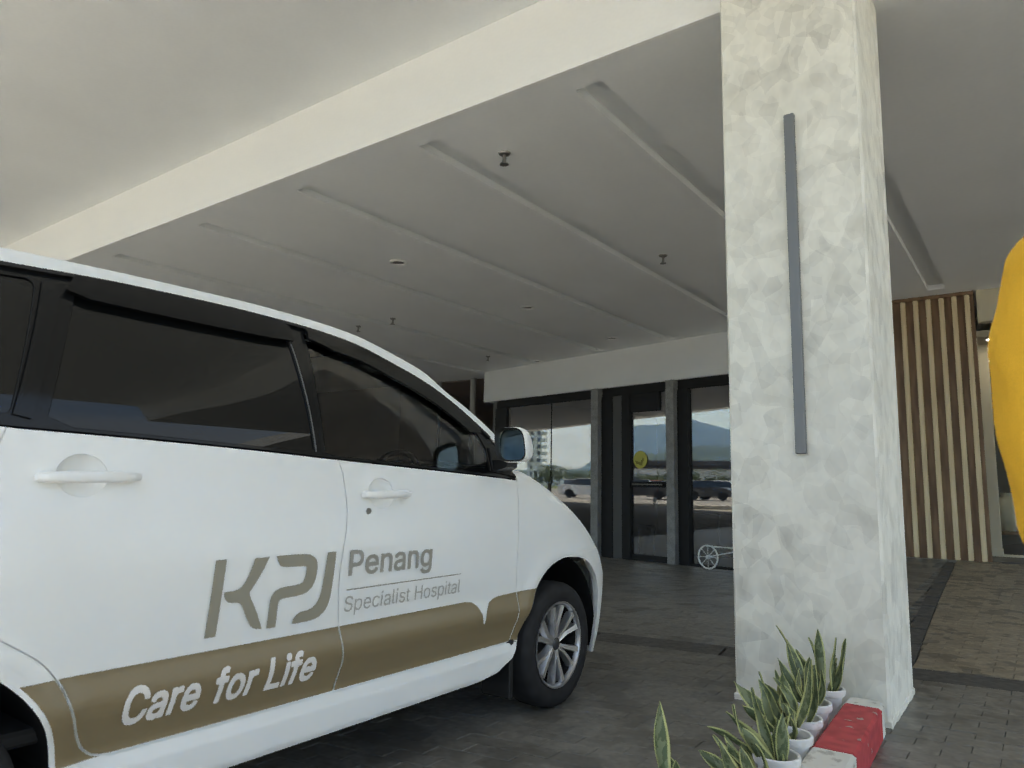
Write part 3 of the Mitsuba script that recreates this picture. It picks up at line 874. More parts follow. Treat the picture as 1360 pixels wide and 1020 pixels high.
add('windscreen', two_tri(windscreen()), 'car_glass', van, smooth=True)
hl = [(s, float(_hood(s)) - .0035) for s in np.linspace(-.33, .72, 36)]
add('hood', two_tri(across(hl, lambda s: .045 * (1 - max(0, s - .3)) , power=2.4)), 'white_paint', van, smooth=40)
add('cowl', cbox([XC - .66, YA - .44, 1.12], [XC + .66, YA - .30, 1.175], .02), 'black_plastic', van)


def end_skin(s_edge, s_mid, z0, z1, n=15, m=12):
    rows = []
    for z in np.linspace(z0, z1, m):
        x = float(side_x(s_edge, min(z, 1.69)))
        t = np.linspace(1, -1, n)
        rows.append(np.stack([XC + (x - XC) * t, YA + s_edge + (s_mid - s_edge) * (1 - t ** 2), np.full(n, z)], -1))
    v = np.array(rows)
    i = np.arange(m * n).reshape(m, n)
    return v.reshape(-1, 3), np.stack([i[:-1, :-1], i[:-1, 1:], i[1:, 1:], i[1:, :-1]], -1).reshape(-1, 4)


add('front_bumper', two_tri(end_skin(.70, .80, .19, .615)), 'white_paint', van, smooth=True)
gr = add('grille', cat([cbox([XC - .33, YA + .785, z], [XC + .33, YA + .815, z + .022], .004) for z in (.44, .49, .54, .59)]), 'chrome', van)
add('air_intake', cbox([XC - .38, YA + .775, .22], [XC + .38, YA + .80, .38], .01), 'black_plastic', van)
for sx in (-1, 1):
    add('headlight', moved(trimesh.creation.icosphere(subdivisions=3), trimesh.transformations.compose_matrix(scale=[.16, .09, .085], translate=[XC + sx * .36, YA + .70, .63])), 'chrome', van, smooth=True)
add('tailgate', two_tri(end_skin(-3.30, -3.38, .55, 1.235)), 'white_paint', van, smooth=True)
add('rear_bumper', two_tri(end_skin(-3.33, -3.44, .24, .55)), 'white_paint', van, smooth=True)
add('rear_window', two_tri(end_skin(-3.12, -3.24, 1.235, 1.63)), 'black_gloss', van, smooth=True)

# greenhouse: black frame, windows, rain visors
win_r = Polygon(smooth_line([(-2.372, 1.245), (-2.335, 1.42), (-2.29, 1.60)]) + [(s, z - .022) for s, z in BAND if -2.26 < s < -1.60] + [(-1.592, 1.640), (-1.578, 1.56), (-1.536, 1.200)] + [(s, z + .010) for s, z in BELT[::-1] if -2.36 < s < -1.55]).buffer(0)
win_f = Polygon([(-1.49, 1.192), (-1.50, 1.40), (-1.497, 1.636)] + [(s, z - .024) for s, z in BAND if -1.44 < s < -.62] + [(-.56, 1.25), (-.54, 1.145)] + [(s, z + .010) for s, z in BELT[::-1] if -1.48 < s < -.56]).buffer(0)
win_q = Polygon([(-2.455, 1.245), (-2.385, 1.63)] + [(-2.9, 1.60), (-3.04, 1.45), (-3.06, 1.26)]).buffer(0).buffer(-.02).buffer(.02)
frame_p = green_poly.buffer(-.002).difference(unary_union([win_r, win_f, win_q]))
frame_p = max(frame_p.geoms, key=lambda g: g.area) if frame_p.geom_type != 'Polygon' else frame_p
wf = add_n('window_frame', *skin(frame_p, -.004, .02), 'black_gloss', van)
for w, gl_ in ((win_r, 'privacy_glass'), (win_f, 'car_glass'), (win_q, 'privacy_glass')):
    add_n('window', *skin(w.buffer(.003), -.009, 0), gl_, van)
add_n('pillar_trim', *skin(LineString([(-1.573, 1.58), (-1.531, 1.192)]).buffer(.003, cap_style=2), -.001, .004), 'grey_trim', van)
add_n('pillar_trim', *skin(LineString([(-2.350, 1.62), (-2.43, 1.24)]).buffer(.022, cap_style=2), .004, .012), 'black_gloss', van)
add_n('window_frame', *flip(skin(green_poly.difference(unary_union([win_r, win_f])).buffer(-.002), -.004, .02)), 'black_gloss', van)
for w, gl_ in ((win_r, 'privacy_glass'), (win_f, 'car_glass')):
    add_n('window', *flip(skin(w.buffer(.003), -.009, 0)), gl_, van)
vis_r = Polygon([(s, z - .010) for s, z in BAND if -2.32 < s < -1.575] + [(-1.567, 1.640), (-1.569, 1.582), (-1.67, 1.577), (-1.873, 1.577), (-2.09, 1.580), (-2.256, 1.585), (-2.318, 1.602)]).buffer(0)
vis_f = Polygon([(s, z - .010) for s, z in BAND if -1.49 < s < -.60] + [(-.60, 1.315)] + [(s - .02, z - .075) for s, z in BAND[::-1] if -1.38 < s < -.66] + [(-1.42, 1.585), (-1.495, 1.606)]).buffer(0)


def visor(poly):
    v, f, n = skin(poly, .016, .014)
    return v, f, n


add_n('rain_visor', *visor(vis_r), 'visor_acrylic', rear_door)
add_n('rain_visor', *visor(vis_f), 'visor_acrylic', front_door)
drip = LineString([(s, z - .004) for s, z in BAND if -3.0 < s < -.50]).buffer(.006, cap_style=2)
add_n('drip_rail', *skin(drip, .007, .012), 'black_plastic', van)
tri_p = Polygon([(-.535, 1.142), (-.55, 1.26), (-.44, 1.235), (-.34, 1.174), (-.33, 1.118)]).buffer(-.003)
add_n('sail_panel', *skin(tri_p, .005, .015), 'black_plastic', front_door)

# ---- printed films: gold stripe, lettering, logo
SZT, SZB = .600, .377
stripe = Polygon([(-2.42, SZB), (-.30, SZB), (-.20, SZT + .004), (-.535, SZT - .002), (-.575, SZT - .008), (-.605, .578), (-.624, .545), (-.632, .492), (-.640, .492), (-.655, .535), (-.685, .572), (-.725, .594), (-.77, SZT), (-2.42, SZT)])
stripe = stripe.difference(arch_r.buffer(.012)).difference(arch_f.buffer(.006))
FO = .0022
for par, pl, in ((rear_door, rear_door_p), (front_door, front_door_p), (fender, fender_p), (quarter, rear_p)):
    q = stripe.intersection(pl.buffer(-.0015))
    if not q.is_empty and q.area > 1e-4:
        q = q if q.geom_type == 'Polygon' else MultiPolygon([g for g in q.geoms if g.geom_type == 'Polygon' and g.area > 1e-5])
        add_n('gold_stripe', *skin(q, FO, 0), 'gold_film', par, label='gold stripe film along the lower side')

def text_poly(text, s0, s1, z, h, slant, bold=False, thin=0.0):
    """lettering as a flat shape in (s, z): capitals h tall, from s0 to s1"""
    m = meshkit.text_mesh(text, 1.0, .1, bold)
    f = m.faces[m.face_normals[:, 2] < -.5]
    g = unary_union([Polygon(m.vertices[t][:, :2]).buffer(.002) for t in f]).buffer(-.002 - thin)
    k = (s1 - s0) / ((g.bounds[2] - g.bounds[0]) * h)
    g = affinity.skew(affinity.scale(g, k, 1, origin=(0, 0)), xs=math.degrees(math.atan(slant)), origin=(0, 0))
    return affinity.affine_transform(g, [h, 0, 0, h, s0 - g.bounds[0] * h, z])


def film(name, poly, m, parent, label):
    poly = poly if poly.geom_type == 'Polygon' else MultiPolygon([g for g in poly.geoms if g.geom_type == 'Polygon' and g.area > 1e-7])
    add_n(name, *skin(poly, FO + .0020, 0), m, parent, label=label)


LOGO = [[(-1.915, .855), (-1.882, .855), (-1.903, .638), (-1.936, .638)],
        [(-1.783, .852), (-1.735, .852), (-1.757, .809), (-1.781, .776), (-1.797, .755), (-1.800, .745), (-1.792, .730), (-1.768, .685), (-1.748, .637), (-1.780, .642), (-1.802, .673), (-1.822, .718), (-1.832, .727), (-1.870, .729), (-1.882, .745), (-1.884, .760), (-1.846, .761), (-1.829, .767), (-1.811, .788), (-1.797, .818)],
        [(-1.706, .853), (-1.592, .853), (-1.560, .842), (-1.545, .819), (-1.549, .780), (-1.563, .745), (-1.595, .723), (-1.680, .721), (-1.692, .715), (-1.696, .701), (-1.699, .636), (-1.730, .636), (-1.726, .713), (-1.714, .742), (-1.687, .755), (-1.612, .756), (-1.597, .768), (-1.587, .804), (-1.592, .815), (-1.684, .817), (-1.698, .830)],
        [(-1.503, .851), (-1.468, .851), (-1.484, .715), (-1.500, .666), (-1.540, .637), (-1.636, .636), (-1.632, .652), (-1.612, .669), (-1.570, .671), (-1.540, .690), (-1.524, .725)]]
def rounder(p, times=3):
    """cut the blunt corners again and again, keep the sharp ones"""
    for _ in range(times):
        q = []
        for i in range(len(p)):
            a, b, c = (np.array(p[(i + k) % len(p)], float) for k in (-1, 0, 1))
            u, w_ = (b - a) / np.linalg.norm(b - a), (c - b) / np.linalg.norm(c - b)
            if u @ w_ < .45:
                q.append(tuple(b))
            else:
                q += [tuple(b + (a - b) * .25), tuple(b + (c - b) * .25)]
        p = q
    return p


logo_p = unary_union([Polygon(rounder(p)).buffer(.0008) for p in LOGO])
film('logo', logo_p, 'logo_film', rear_door, 'large grey brown three letter logo')
for word, a_, b_ in (('Care', -2.150, -1.934), ('for', -1.892, -1.750), ('Life', -1.714, -1.530)):
    film('lettering', text_poly(word, a_, b_, .449, .092, .02, True, -.016), 'white_film', rear_door, 'white italic slogan on the gold stripe')
film('lettering', text_poly('Penang', -1.412, -.985, .767, .083, .08, True), 'name_film', front_door, 'grey place name lettering')
film('rule', Polygon([(-1.418, .7165), (-.803, .7165), (-.803, .7205), (-1.418, .7205)]), 'name_film', front_door, 'thin grey rule between the two lines of lettering')
for word, a_, b_ in (('Specialist', -1.424, -1.103), ('Hospital', -1.076, -.806)):
    film('lettering', text_poly(word, a_, b_, .645, .052, .07), 'pale_film', front_door, 'thin pale grey lettering')

# ---- door handles with scooped cups
def handle(parent, s0, s1, zc, hh):
    sm = (s0 + s1) / 2
    x = float(side_x(sm, zc))
    tilt = math.atan2(float(side_x(s1, zc) - side_x(s0, zc)), s1 - s0)
    L = (s1 - s0) / 2
    pts = []
    for t in np.linspace(-1, 1, 13):
        px = x + .030 + .010 * (1 - t * t) - .010 * abs(t) ** 6
        pts.append((px, YA + sm + L * t, zc + .002 * t))
    segs = []
    for i in range(12):
        pr = []
        for k in (i, i + 1):
            t = -1 + k / 6
            r = hh / 2 * (1 - .35 * abs(t) ** 5)
            for a in np.linspace(0, 2 * np.pi, 16, endpoint=False):
                pr.append(np.array(pts[k]) + [.011 * math.cos(a), 0, r * np.sign(math.sin(a)) * abs(math.sin(a)) ** .6])
        segs.append(trimesh.convex.convex_hull(np.array(pr)))
    bar = trimesh.boolean.union(segs, engine='manifold') if False else cat(segs)
    h = add('handle', bar, 'white_paint', parent, smooth=50)
    add('handle_mount', cat(*[cbox([x - .01, YA + q - .016, zc - hh * .42], [x + .036, YA + q + .016, zc + hh * .42], .006) for q in (s0 + .03, s1 - .03)]), 'white_paint', parent)
    # cup: a raised shallow bowl lip around a hollow
    c = np.array([x, YA + sm - .012, zc + .006])
    V = []
    R = np.array([[1.01, -.003], [.97, -.004], [.90, -.008], [.75, -.016], [.5, -.023], [.25, -.026], [.0, -.027]])
    n = 36
    for r, o in R:
        for a in np.linspace(0, 2 * np.pi, n, endpoint=False):
            s = sm - .012 + .064 * r * math.cos(a)
            z = zc + .004 + .056 * r * math.sin(a)
            V.append((float(side_x(s, z)) + o, YA + s, z))
    i = np.arange(len(V)).reshape(len(R), n)
    f = np.stack([i[:-1], np.roll(i[:-1], -1, 1), np.roll(i[1:], -1, 1), i[1:]], -1).reshape(-1, 4)
    add('handle_cup', two_tri((np.array(V), f)), 'white_paint', parent, smooth=True)


handle(rear_door, -2.402, -2.147, 1.093, .030)
handle(front_door, -1.346, -1.107, 1.046, .030)
kx = float(side_x(-1.313, .983))
add('key_lock', lathe([[0, 0], [.012, 0], [.011, .004], [0, .004]], 24, axis=[1, 0, -.1], at=(kx, YA - 1.313, .985)), 'steel_grey', front_door, smooth=40)

# ---- wheels
def wheel(s, side=1, parent=van):
    r = .305
    ax = np.array([1.0, 0, 0]) * side
    xf = (XS - .022) if side > 0 else 2 * XC - (XS - .022)
    at = np.array([xf, YA + s, .302])
    W = .185
    prof = [[.198, -.170], [.225, -.183], [.262, -.184], [.288, -.172], [.300, -.150], [.3025, -.1], [.3025, -.08], [.300, -.035], [.290, -.012], [.270, .0], [.245, .002], [.222, -.004], [.205, -.012], [.198, -.02], [.198, -.170]]
    tyre = lathe([[a, b] for a, b in prof], 72, ax, at)
    w = thing_part('wheel', parent)
    add('tyre', tyre, 'rubber', w, smooth=40)
    rim = lathe([[.199, -.030], [.199, -.02], [.207, -.010], [.207, -.004], [.199, -.005], [.192, -.014], [.190, -.030], [.199, -.030]], 60, ax, at)
    add('rim', rim, 'alloy_grey', w, smooth=40)
    add('brake_disc', lathe([[0, -.125], [.125, -.125], [.125, -.112], [0, -.112]], 40, ax, at), 'alloy_dark', w)
    add('hub_cap', lathe([[0, -.018], [.022, -.018], [.030, -.024], [.034, -.045], [.0, -.05]], 30, ax, at), 'alloy_dark', w, smooth=40)
    for k in range(6):
        a0 = math.pi / 2 + k * math.pi / 3 - .05

        def pt(rad, ang, x):
            return at + np.array([x * side, -rad * math.cos(ang), rad * math.sin(ang)])
        for q in (-1, 1):
            h = []
            for rad, aa, wd, x0, x1 in ((.026, a0 + q * .16, .0125, -.026, -.060), (.10, a0 + q * .150, .0135, -.018, -.055), (.188, a0 + q * .215 + .03, .0175, -.008, -.045)):
                t = np.array([0, math.sin(aa), math.cos(aa)]) * wd
                h.append([pt(rad, aa, x0) + t * .7, pt(rad, aa, x0 - .003 * (1 + q)) - t * .7, pt(rad, aa, x1) + t, pt(rad, aa, x1) - t])
            add('spoke', cat([trimesh.convex.convex_hull(np.array(h[i] + h[i + 1])) for i in (0, 1)]), 'alloy_bright', w, smooth=35)
    add('rim_well', lathe([[.178, -.165], [.188, -.031], [.1985, -.031], [.198, -.165], [.178, -.165]], 50, ax, at), 'under_black', w)
    add('brake_shield', lathe([[0, -.150], [.177, -.150], [.177, -.145], [0, -.145]], 40, ax, at), 'under_black', w)
    for k in range(5):
        a0 = k * 2 * math.pi / 5 + .3
        c = at + np.array([0, .052 * math.cos(a0), .052 * math.sin(a0)])
        add('wheel_nut', tube(c + ax * -.06, c + ax * -.030, .0085, 6), 'steel_grey', w)
    return w


def thing_part(name, parent):
    return fast_number(parent + '__' + name)


wheel(0.0)
wheel(-2.655)
wheel(0.0, -1)
wheel(-2.655, -1)
for s, rr in ((.02, .385), (-2.655, .36)):
    a = np.linspace(-.24, math.pi + .24, 30)
    rows = [[(x, YA + s + (rr + .012) * math.cos(t), .32 + (rr + .03) * math.sin(t)) for t in a] for x in (XS - .068, XS - .36)]
    v = np.array(rows).reshape(-1, 3)
    i = np.arange(len(v)).reshape(2, -1)
    f = np.stack([i[0, :-1], i[0, 1:], i[1, 1:], i[1, :-1]], -1)
    cap = trimesh.creation.extrude_polygon(Polygon([(p[1], p[2]) for p in v[:30]]), .01, engine='earcut')
    cap.apply_transform(np.array([[0, 0, 1, XS - .37], [1, 0, 0, 0], [0, 1, 0, 0], [0, 0, 0, 1.0]]))
    add('wheel_liner', cat(two_tri((v, f)), cap), 'under_black', van)
add('mud_flap', cbox([XS - .20, YA - .405, .125], [XS - .035, YA - .375, .385], .006), 'black_plastic', van)
add('underbody', cbox([2 * XC - XS + .16, YA - 2.3, .19], [XS - .14, YA - .38, .36], .02), 'under_black', van)
add('underbody', cbox([2 * XC - XS + .42, YA - 3.2, .2], [XS - .42, YA + .42, .34], .02), 'under_black', van)
add('jack_lug', cat(cbox([XS - .10, YA - .70, .235], [XS - .06, YA - .62, .252]), cbox([XS - .11, YA - .80, .232], [XS - .07, YA - .735, .252])), 'white_paint', van)

# ---- door mirrors
def mirror(side):
    def P(x, y, z):
        return (x if side > 0 else 2 * XC - x, y, z)
    w = thing_part('mirror', van)
    c = np.array([-1.862, YA - .575, 1.262])
    hull = []
    for t, sx, sz, dy in ((0, .078, .074, -.05), (.25, .083, .079, -.03), (.5, .080, .076, .0), (.75, .066, .061, .032), (1.0, .036, .034, .055)):
        ring = []
        for a in np.linspace(0, 2 * np.pi, 32, endpoint=False):
            cx, cz = np.sign(math.cos(a)) * abs(math.cos(a)) ** .55, np.sign(math.sin(a)) * abs(math.sin(a)) ** .6
            ring.append(P(c[0] + sx * cx - .012 * cz, c[1] + dy, c[2] + sz * cz))
        hull.append(ring)
    v = np.array(hull).reshape(-1, 3)
    i = np.arange(len(v)).reshape(5, 32)
    f = np.stack([i[:-1], np.roll(i[:-1], -1, 1), np.roll(i[1:], -1, 1), i[1:]], -1).reshape(-1, 4)
    sh = two_tri((v, f))
    capv = trimesh.convex.convex_hull(v[-32:] + np.random.default_rng(1).normal(0, 1e-5, (32, 3)))
    add('shell', cat(sh, capv), 'white_paint', w, smooth=50)
    ring2 = np.array(hull[0])
    cc = ring2.mean(0)
    inner = cc + (ring2 - cc) * .93
    inner[:, 1] += .004
    outer = cc + (ring2 - cc) * 1.01
    fr = np.vstack([outer + [0, .02, 0], outer + [0, -.004, 0], inner, cc + (ring2 - cc) * .90 + [0, .022, 0]])
    i = np.arange(128).reshape(4, 32)
    f = np.stack([i[:-1], np.roll(i[:-1], -1, 1), np.roll(i[1:], -1, 1), i[1:]], -1).reshape(-1, 4)
    add('bezel', two_tri((fr, f)), 'black_plastic', w, smooth=50)
    g = cc + (ring2 - cc) * .915
    g[:, 1] += .018
    tilt = np.array([0.0, 1, 0])
    g[:, 1] += (g[:, 0] - cc[0]) * (-.10 * side) + (g[:, 2] - cc[2]) * .12
    gl = trimesh.Trimesh(np.vstack([g, [g.mean(0)]]), [[k, (k + 1) % 32, 32] for k in range(32)], process=False)
    add('glass', gl, 'mirror_glass', w)
    foot = np.array([P(-2.05, YA - .52, 1.14), P(-2.05, YA - .38, 1.14), P(-2.04, YA - .52, 1.20), P(-2.04, YA - .38, 1.19), P(-1.91, YA - .58, 1.165), P(-1.91, YA - .50, 1.165), P(-1.91, YA - .58, 1.195), P(-1.91, YA - .50, 1.195)])
    add('foot', trimesh.convex.convex_hull(foot), 'black_plastic', w, smooth=30)


mirror(1)
mirror(-1)

# ---- cabin
cab = thing_part('cabin', van)
add('floor', cbox([XC - .70, YA - 3.15, .42], [XC + .70, YA - .30, .46], .01), 'cabin_dark', cab)
add('dashboard', cbox([XC - .70, YA - .62, .80], [XC + .70, YA - .36, 1.09], .06), 'cabin_dark', cab)
add('headliner', cbox([XC - .55, YA - 2.95, 1.60], [XC + .55, YA - 1.25, 1.625], .01), 'cabin_dark', cab)
add('firewall', cbox([XC - .70, YA - .36, .42], [XC + .70, YA - .34, 1.10], .005), 'cabin_dark', cab)
for nm, x0, x1, s in (('seat', .12, .60, -1.35), ('seat', -.60, -.12, -1.35), ('bench_seat', -.62, .62, -2.15)):
    st = cbox([XC + x0, YA + s - .05, .50], [XC + x1, YA + s + .45, .72], .05)
    bk = cbox([XC + x0, YA + s - .14, .70], [XC + x1, YA + s + .0, 1.26], .05)
    heads = [((x0 + x1) / 2,)] if nm == 'seat' else [(-.38,), (.38,)]
    hs = [cbox([XC + q[0] - .12, YA + s - .15, 1.31], [XC + q[0] + .12, YA + s - .05, 1.47], .035) for q in heads]
    rods = [cbox([XC + q[0] - .06 + .1 * j, YA + s - .11, 1.24], [XC + q[0] - .04 + .1 * j, YA + s - .09, 1.33], .004) for q in heads for j in (0, 1)]
    add(nm, cat(st, bk, hs, rods), 'seat_cloth', cab)
th = np.linspace(0, 2 * np.pi, 37)
sc = np.array([XC + .36, YA - .80, 1.06])
e1, e2 = np.array([1, 0, 0]), np.array([0, .42, .91])
rp = [sc + .185 * (math.cos(t) * e1 + math.sin(t) * e2) for t in th]
add('steering_wheel', cat([tube(rp[k], rp[k + 1], .014, 8) for k in range(36)] + [tube(sc - .18 * e1, sc + .18 * e1, .016, 8), tube(sc, sc - .18 * e2, .016, 8), tube(sc, sc + [0, .3, -.12], .03, 10)]), 'black_plastic', cab, smooth=50)
# ------------------------------------------------------------------ kerb and potted plants
kerb = thing('kerb', 'red and white painted concrete kerb in front of the column', 'kerb')
KA, KB = np.array([-.722, 3.80]), np.array([-.655, 2.0])
kd = (KB - KA) / np.linalg.norm(KB - KA)
kn = np.array([-kd[1], kd[0]])


def kerb_piece(t0, t1, round_end=False):
    pl = [KA + kd * t0 - kn * .078, KA + kd * t0 + kn * .078, KA + kd * t1 + kn * .078, KA + kd * t1 - kn * .078]
    p = Polygon(pl)
    if round_end:
        p = p.intersection(p.buffer(-.04).buffer(.04).union(Polygon([KA + kd * (t0 + .05) - kn * .1, KA + kd * (t0 + .05) + kn * .1, KA + kd * t1 + kn * .1, KA + kd * t1 - kn * .1])))
    a = trimesh.creation.extrude_polygon(p, .121, engine='earcut')
    b = trimesh.creation.extrude_polygon(p.buffer(-.012), .012, engine='earcut')
    b.apply_translation([0, 0, .121])
    return trimesh.convex.convex_hull(np.vstack([a.vertices, b.vertices]))


add('white_block', kerb_piece(0, .12, True), 'white_kerb', kerb, smooth=40)
add('red_block', kerb_piece(.121, .80), 'red_paint', kerb, smooth=40)
add('white_block', kerb_piece(.801, 1.45), 'white_kerb', kerb, smooth=40)
add('red_block', kerb_piece(1.451, 1.95), 'red_paint', kerb, smooth=40)


def blade(base, tip, w, bend=.03, twist=.6, n=14, seed=0):
    """a stiff sword leaf, folded along its middle, 3 mm thick, with uv: u across, v along"""
    r = np.random.default_rng(seed)
    base, tip = np.array(base, float), np.array(tip, float)
    d = tip - base
    L = np.linalg.norm(d)
    d /= L
    face = r.uniform(0, 2 * np.pi)
    side = np.cross(d, [math.cos(face), math.sin(face), .2])
    side /= np.linalg.norm(side)
    nor = np.cross(d, side)
    V, UV = [], []
    us = np.array([0, .12, .3, .5, .7, .88, 1.0])
    for i in range(n + 1):
        t = i / n
        c = base + d * L * t + nor * bend * math.sin(math.pi * t) + nor * bend * .6 * t * t
        a = twist * (t - .3) + .12 * math.sin(7 * t + seed)
        s = side * math.cos(a) + nor * math.sin(a)
        m = np.cross(s, d)
        ww = w * (.55 + .45 * min(1, t / .35)) * (1 - max(0, (t - .55) / .45) ** 2.2) + .0008
        for u in us:
            q = (u - .5) * 2
            V.append(c + s * q * ww / 2 + m * (q * q * .22 * ww + .004 * math.sin(9 * t + 3 * u + seed) * abs(q)))
            UV.append((u, t * L / .5))
    m = len(us)
    k = len(V)
    V = V + [v + nor * .0028 for v in V]
    UV = UV + UV
    F = []
    for i in range(n):
        for j in range(m - 1):
            a = i * m + j
            F += [(a, a + 1, a + m + 1), (a, a + m + 1, a + m)]
            F += [(k + a, k + a + m + 1, k + a + 1), (k + a, k + a + m, k + a + m + 1)]
        for j in (0, m - 1):
            a = i * m + j
            F += [(a, a + m, k + a + m), (a, k + a + m, k + a)]
    return trimesh.Trimesh(V, F, process=False), np.array(UV)


POTS = [(-.880, 3.735, 'farthest of the row, nearest the column', [((-.80, 3.72, .405), .036), ((-.835, 3.74, .40), .034), ((-.90, 3.70, .445), .032), ((-.955, 3.70, .39), .036), ((-1.00, 3.72, .33), .03)]),
        (-.875, 3.45, 'second of the row from the column', [((-1.00, 3.55, .405), .032), ((-1.055, 3.52, .455), .028), ((-.93, 3.42, .37), .034), ((-1.01, 3.42, .345), .03), ((-.86, 3.40, .36), .03)]),
        (-.855, 3.20, 'third of the row from the column', [((-.82, 3.22, .375), .024), ((-1.03, 3.28, .315), .022), ((-.90, 3.12, .34), .042), ((-.985, 3.15, .29), .03)]),
        (-.835, 2.965, 'fourth of the row, under the long leaning leaf', [((-.845, 3.28, .395), .030), ((-1.07, 3.02, .30), .040), ((-.93, 2.95, .33), .026), ((-.99, 2.88, .26), .034), ((-.80, 2.90, .26), .03)]),
        (-.815, 2.715, 'fifth of the row, low in the foreground', [((-.995, 2.72, .275), .040), ((-.92, 2.78, .36), .030), ((-.90, 2.62, .27), .035), ((-1.03, 2.62, .24), .03), ((-.84, 2.80, .25), .024)]),
        (-.80, 2.46, 'sixth of the row, cut off by the bottom edge', [((-.93, 2.50, .26), .034), ((-.90, 2.38, .25), .03), ((-.86, 2.55, .24), .03), ((-.99, 2.44, .22), .03)]),
        (-.985, 2.20, 'apart from the row, one tall pale edged leaf', [((-1.012, 2.20, .425), .034), ((-.955, 2.17, .27), .026), ((-1.03, 2.26, .24), .03)])]
for i, (px, py, wh, leaves) in enumerate(POTS):
    k = thing('potted_snake_plant', 'snake plant in a white pot, ' + wh, 'potted plant', 'potted snake plants along the kerb')
    add('pot', lathe([[0, .0], [.050, .0], [.066, .135], [.078, .140], [.081, .150], [.081, .166], [.077, .170], [.069, .168], [.066, .140], [.060, .12], [0, .12]], 44, at=(px, py, .002)), 'pot_plastic', k, smooth=40)
    add('soil', lathe([[0, .121], [.0595, .121], [.061, .132], [.03, .136], [0, .137]], 30, at=(px, py, .002)), 'soil', k, smooth=True)
    r = np.random.default_rng(40 + i)
    leaves = [(t, w * 1.45) for t, w in leaves]
    for _ in range(5 if i < 6 else 1):
        a = r.uniform(0, 2 * np.pi)
        leaves.append(((px - .05 + .09 * math.cos(a), py + .09 * math.sin(a), r.uniform(.22, .34)), r.uniform(.032, .048)))
    for j, (tip, w) in enumerate(leaves):
        a = r.uniform(0, 2 * np.pi)
        d = np.array(tip[:2]) - [px, py]
        b = np.array([px, py]) + d / max(np.linalg.norm(d), .01) * .022 + r.uniform(-.015, .015, 2)
        ms, uv = blade([b[0], b[1], .128], tip, w, bend=r.uniform(-.05, .05), twist=r.uniform(-.9, .9), seed=100 * i + j)
        add('leaf', ms, 'snake_leaf', k, smooth=True, uv=uv)

# ------------------------------------------------------------------ person in yellow at the right edge
import manifold3d as m3


TALL = 1.06


def blob(chains, length=.018, smooth_it=8):
    """chains: lists of (x, y, z, r); consecutive balls are hulled and all are joined into one smoothed surface"""
    ball = trimesh.creation.icosphere(subdivisions=2).vertices
    parts = []
    for ch in chains:
        for a, b in zip(ch[:-1], ch[1:]):
            pts = np.vstack([ball * np.array(q[3:6] if len(q) > 4 else [q[3]] * 3) + np.array(q[:3]) for q in (a, b)])
            parts.append(m3.Manifold.hull_points(pts))
    m = m3.Manifold.batch_boolean(parts, m3.OpType.Add).refine_to_length(length)
    q = m.to_mesh()
    t = trimesh.Trimesh(q.vert_properties[:, :3], q.tri_verts, process=True)
    trimesh.smoothing.filter_taubin(t, lamb=.5, nu=.53, iterations=smooth_it)
    t.vertices = np.array(t.vertices) * [1, 1, TALL]
    return t


PX, PY = .250, 1.62
pers = thing('person', 'person in a loose yellow long sleeved shirt standing at the right edge', 'person')


def Q(x, y, z, *r):
    return (PX + x, PY + y, z, *r)


shirt = blob([
    [Q(0, 0, .88, .185, .125, .08), Q(0, 0, 1.10, .170, .120, .10), Q(0, -.005, 1.34, .18, .120, .10), Q(0, 0, 1.46, .13, .085, .055)],
    [Q(-.05, 0, 1.48, .055), Q(-.150, .0, 1.485, .058)], [Q(.05, 0, 1.48, .055), Q(.165, .0, 1.47, .062)],
    [Q(-.150, 0, 1.480, .062), Q(-.215, -.005, 1.41, .074), Q(-.243, .0, 1.28, .072), Q(-.244, .01, 1.14, .068), Q(-.228, .03, .98, .063), Q(-.200, .07, .90, .058), Q(-.09, .20, .955, .044)],
    [Q(.165, 0, 1.47, .062), Q(.235, .01, 1.33, .066), Q(.24, .02, 1.10, .060), Q(.20, .04, .99, .054), Q(.14, .14, .97, .045), Q(.08, .22, .98, .038)],
    [Q(0, 0, 1.48, .065), Q(0, .01, 1.52, .058)]], .016, 12)
# gather the cloth into soft folds
sv = np.array(shirt.vertices)
sn = np.array(shirt.vertex_normals)
fo = meshkit.fbm(np.stack([sv[:, 0] * 9, sv[:, 1] * 9, sv[:, 2] * 5 + sv[:, 0] * 7 - sv[:, 1] * 5], -1), 3, seed=3) - .5
shirt.vertices = sv + sn * (fo * .026)[:, None]
trimesh.smoothing.filter_taubin(shirt, lamb=.4, nu=.43, iterations=3)
add('shirt', shirt, 'yellow_cloth', pers, smooth=True)
add('trousers', blob([[Q(0, 0, .93, .15, .11, .06), Q(-.085, 0, .86, .095), Q(-.095, .01, .50, .072), Q(-.10, 0, .10, .058)], [Q(0, 0, .93, .15, .11, .06), Q(.085, 0, .86, .095), Q(.095, .01, .50, .072), Q(.10, 0, .10, .058)]], .025), 'navy_cloth', pers, smooth=True)
body = blob([[Q(0, .0,1.480, .055), Q(0, .02,1.590, .052)], [Q(0, .03,1.700, .078, .095, .11), Q(0, .045,1.640, .062, .075, .08)], [Q(0, .05,1.585, .045, .05, .03), Q(0, .06,1.640, .055, .07, .06)],
             [Q(0, .125,1.685, .012), Q(0, .148,1.655, .016)], [Q(-.018, .125,1.615, .011), Q(.018, .125,1.615, .011)], [Q(-.078, .02,1.690, .012, .02, .03), Q(-.080, .018,1.660, .009, .014, .02)], [Q(.078, .02,1.690, .012, .02, .03), Q(.080, .018,1.660, .009, .014, .02)]], .010, 5)
add('head', body, 'skin', pers, smooth=True)
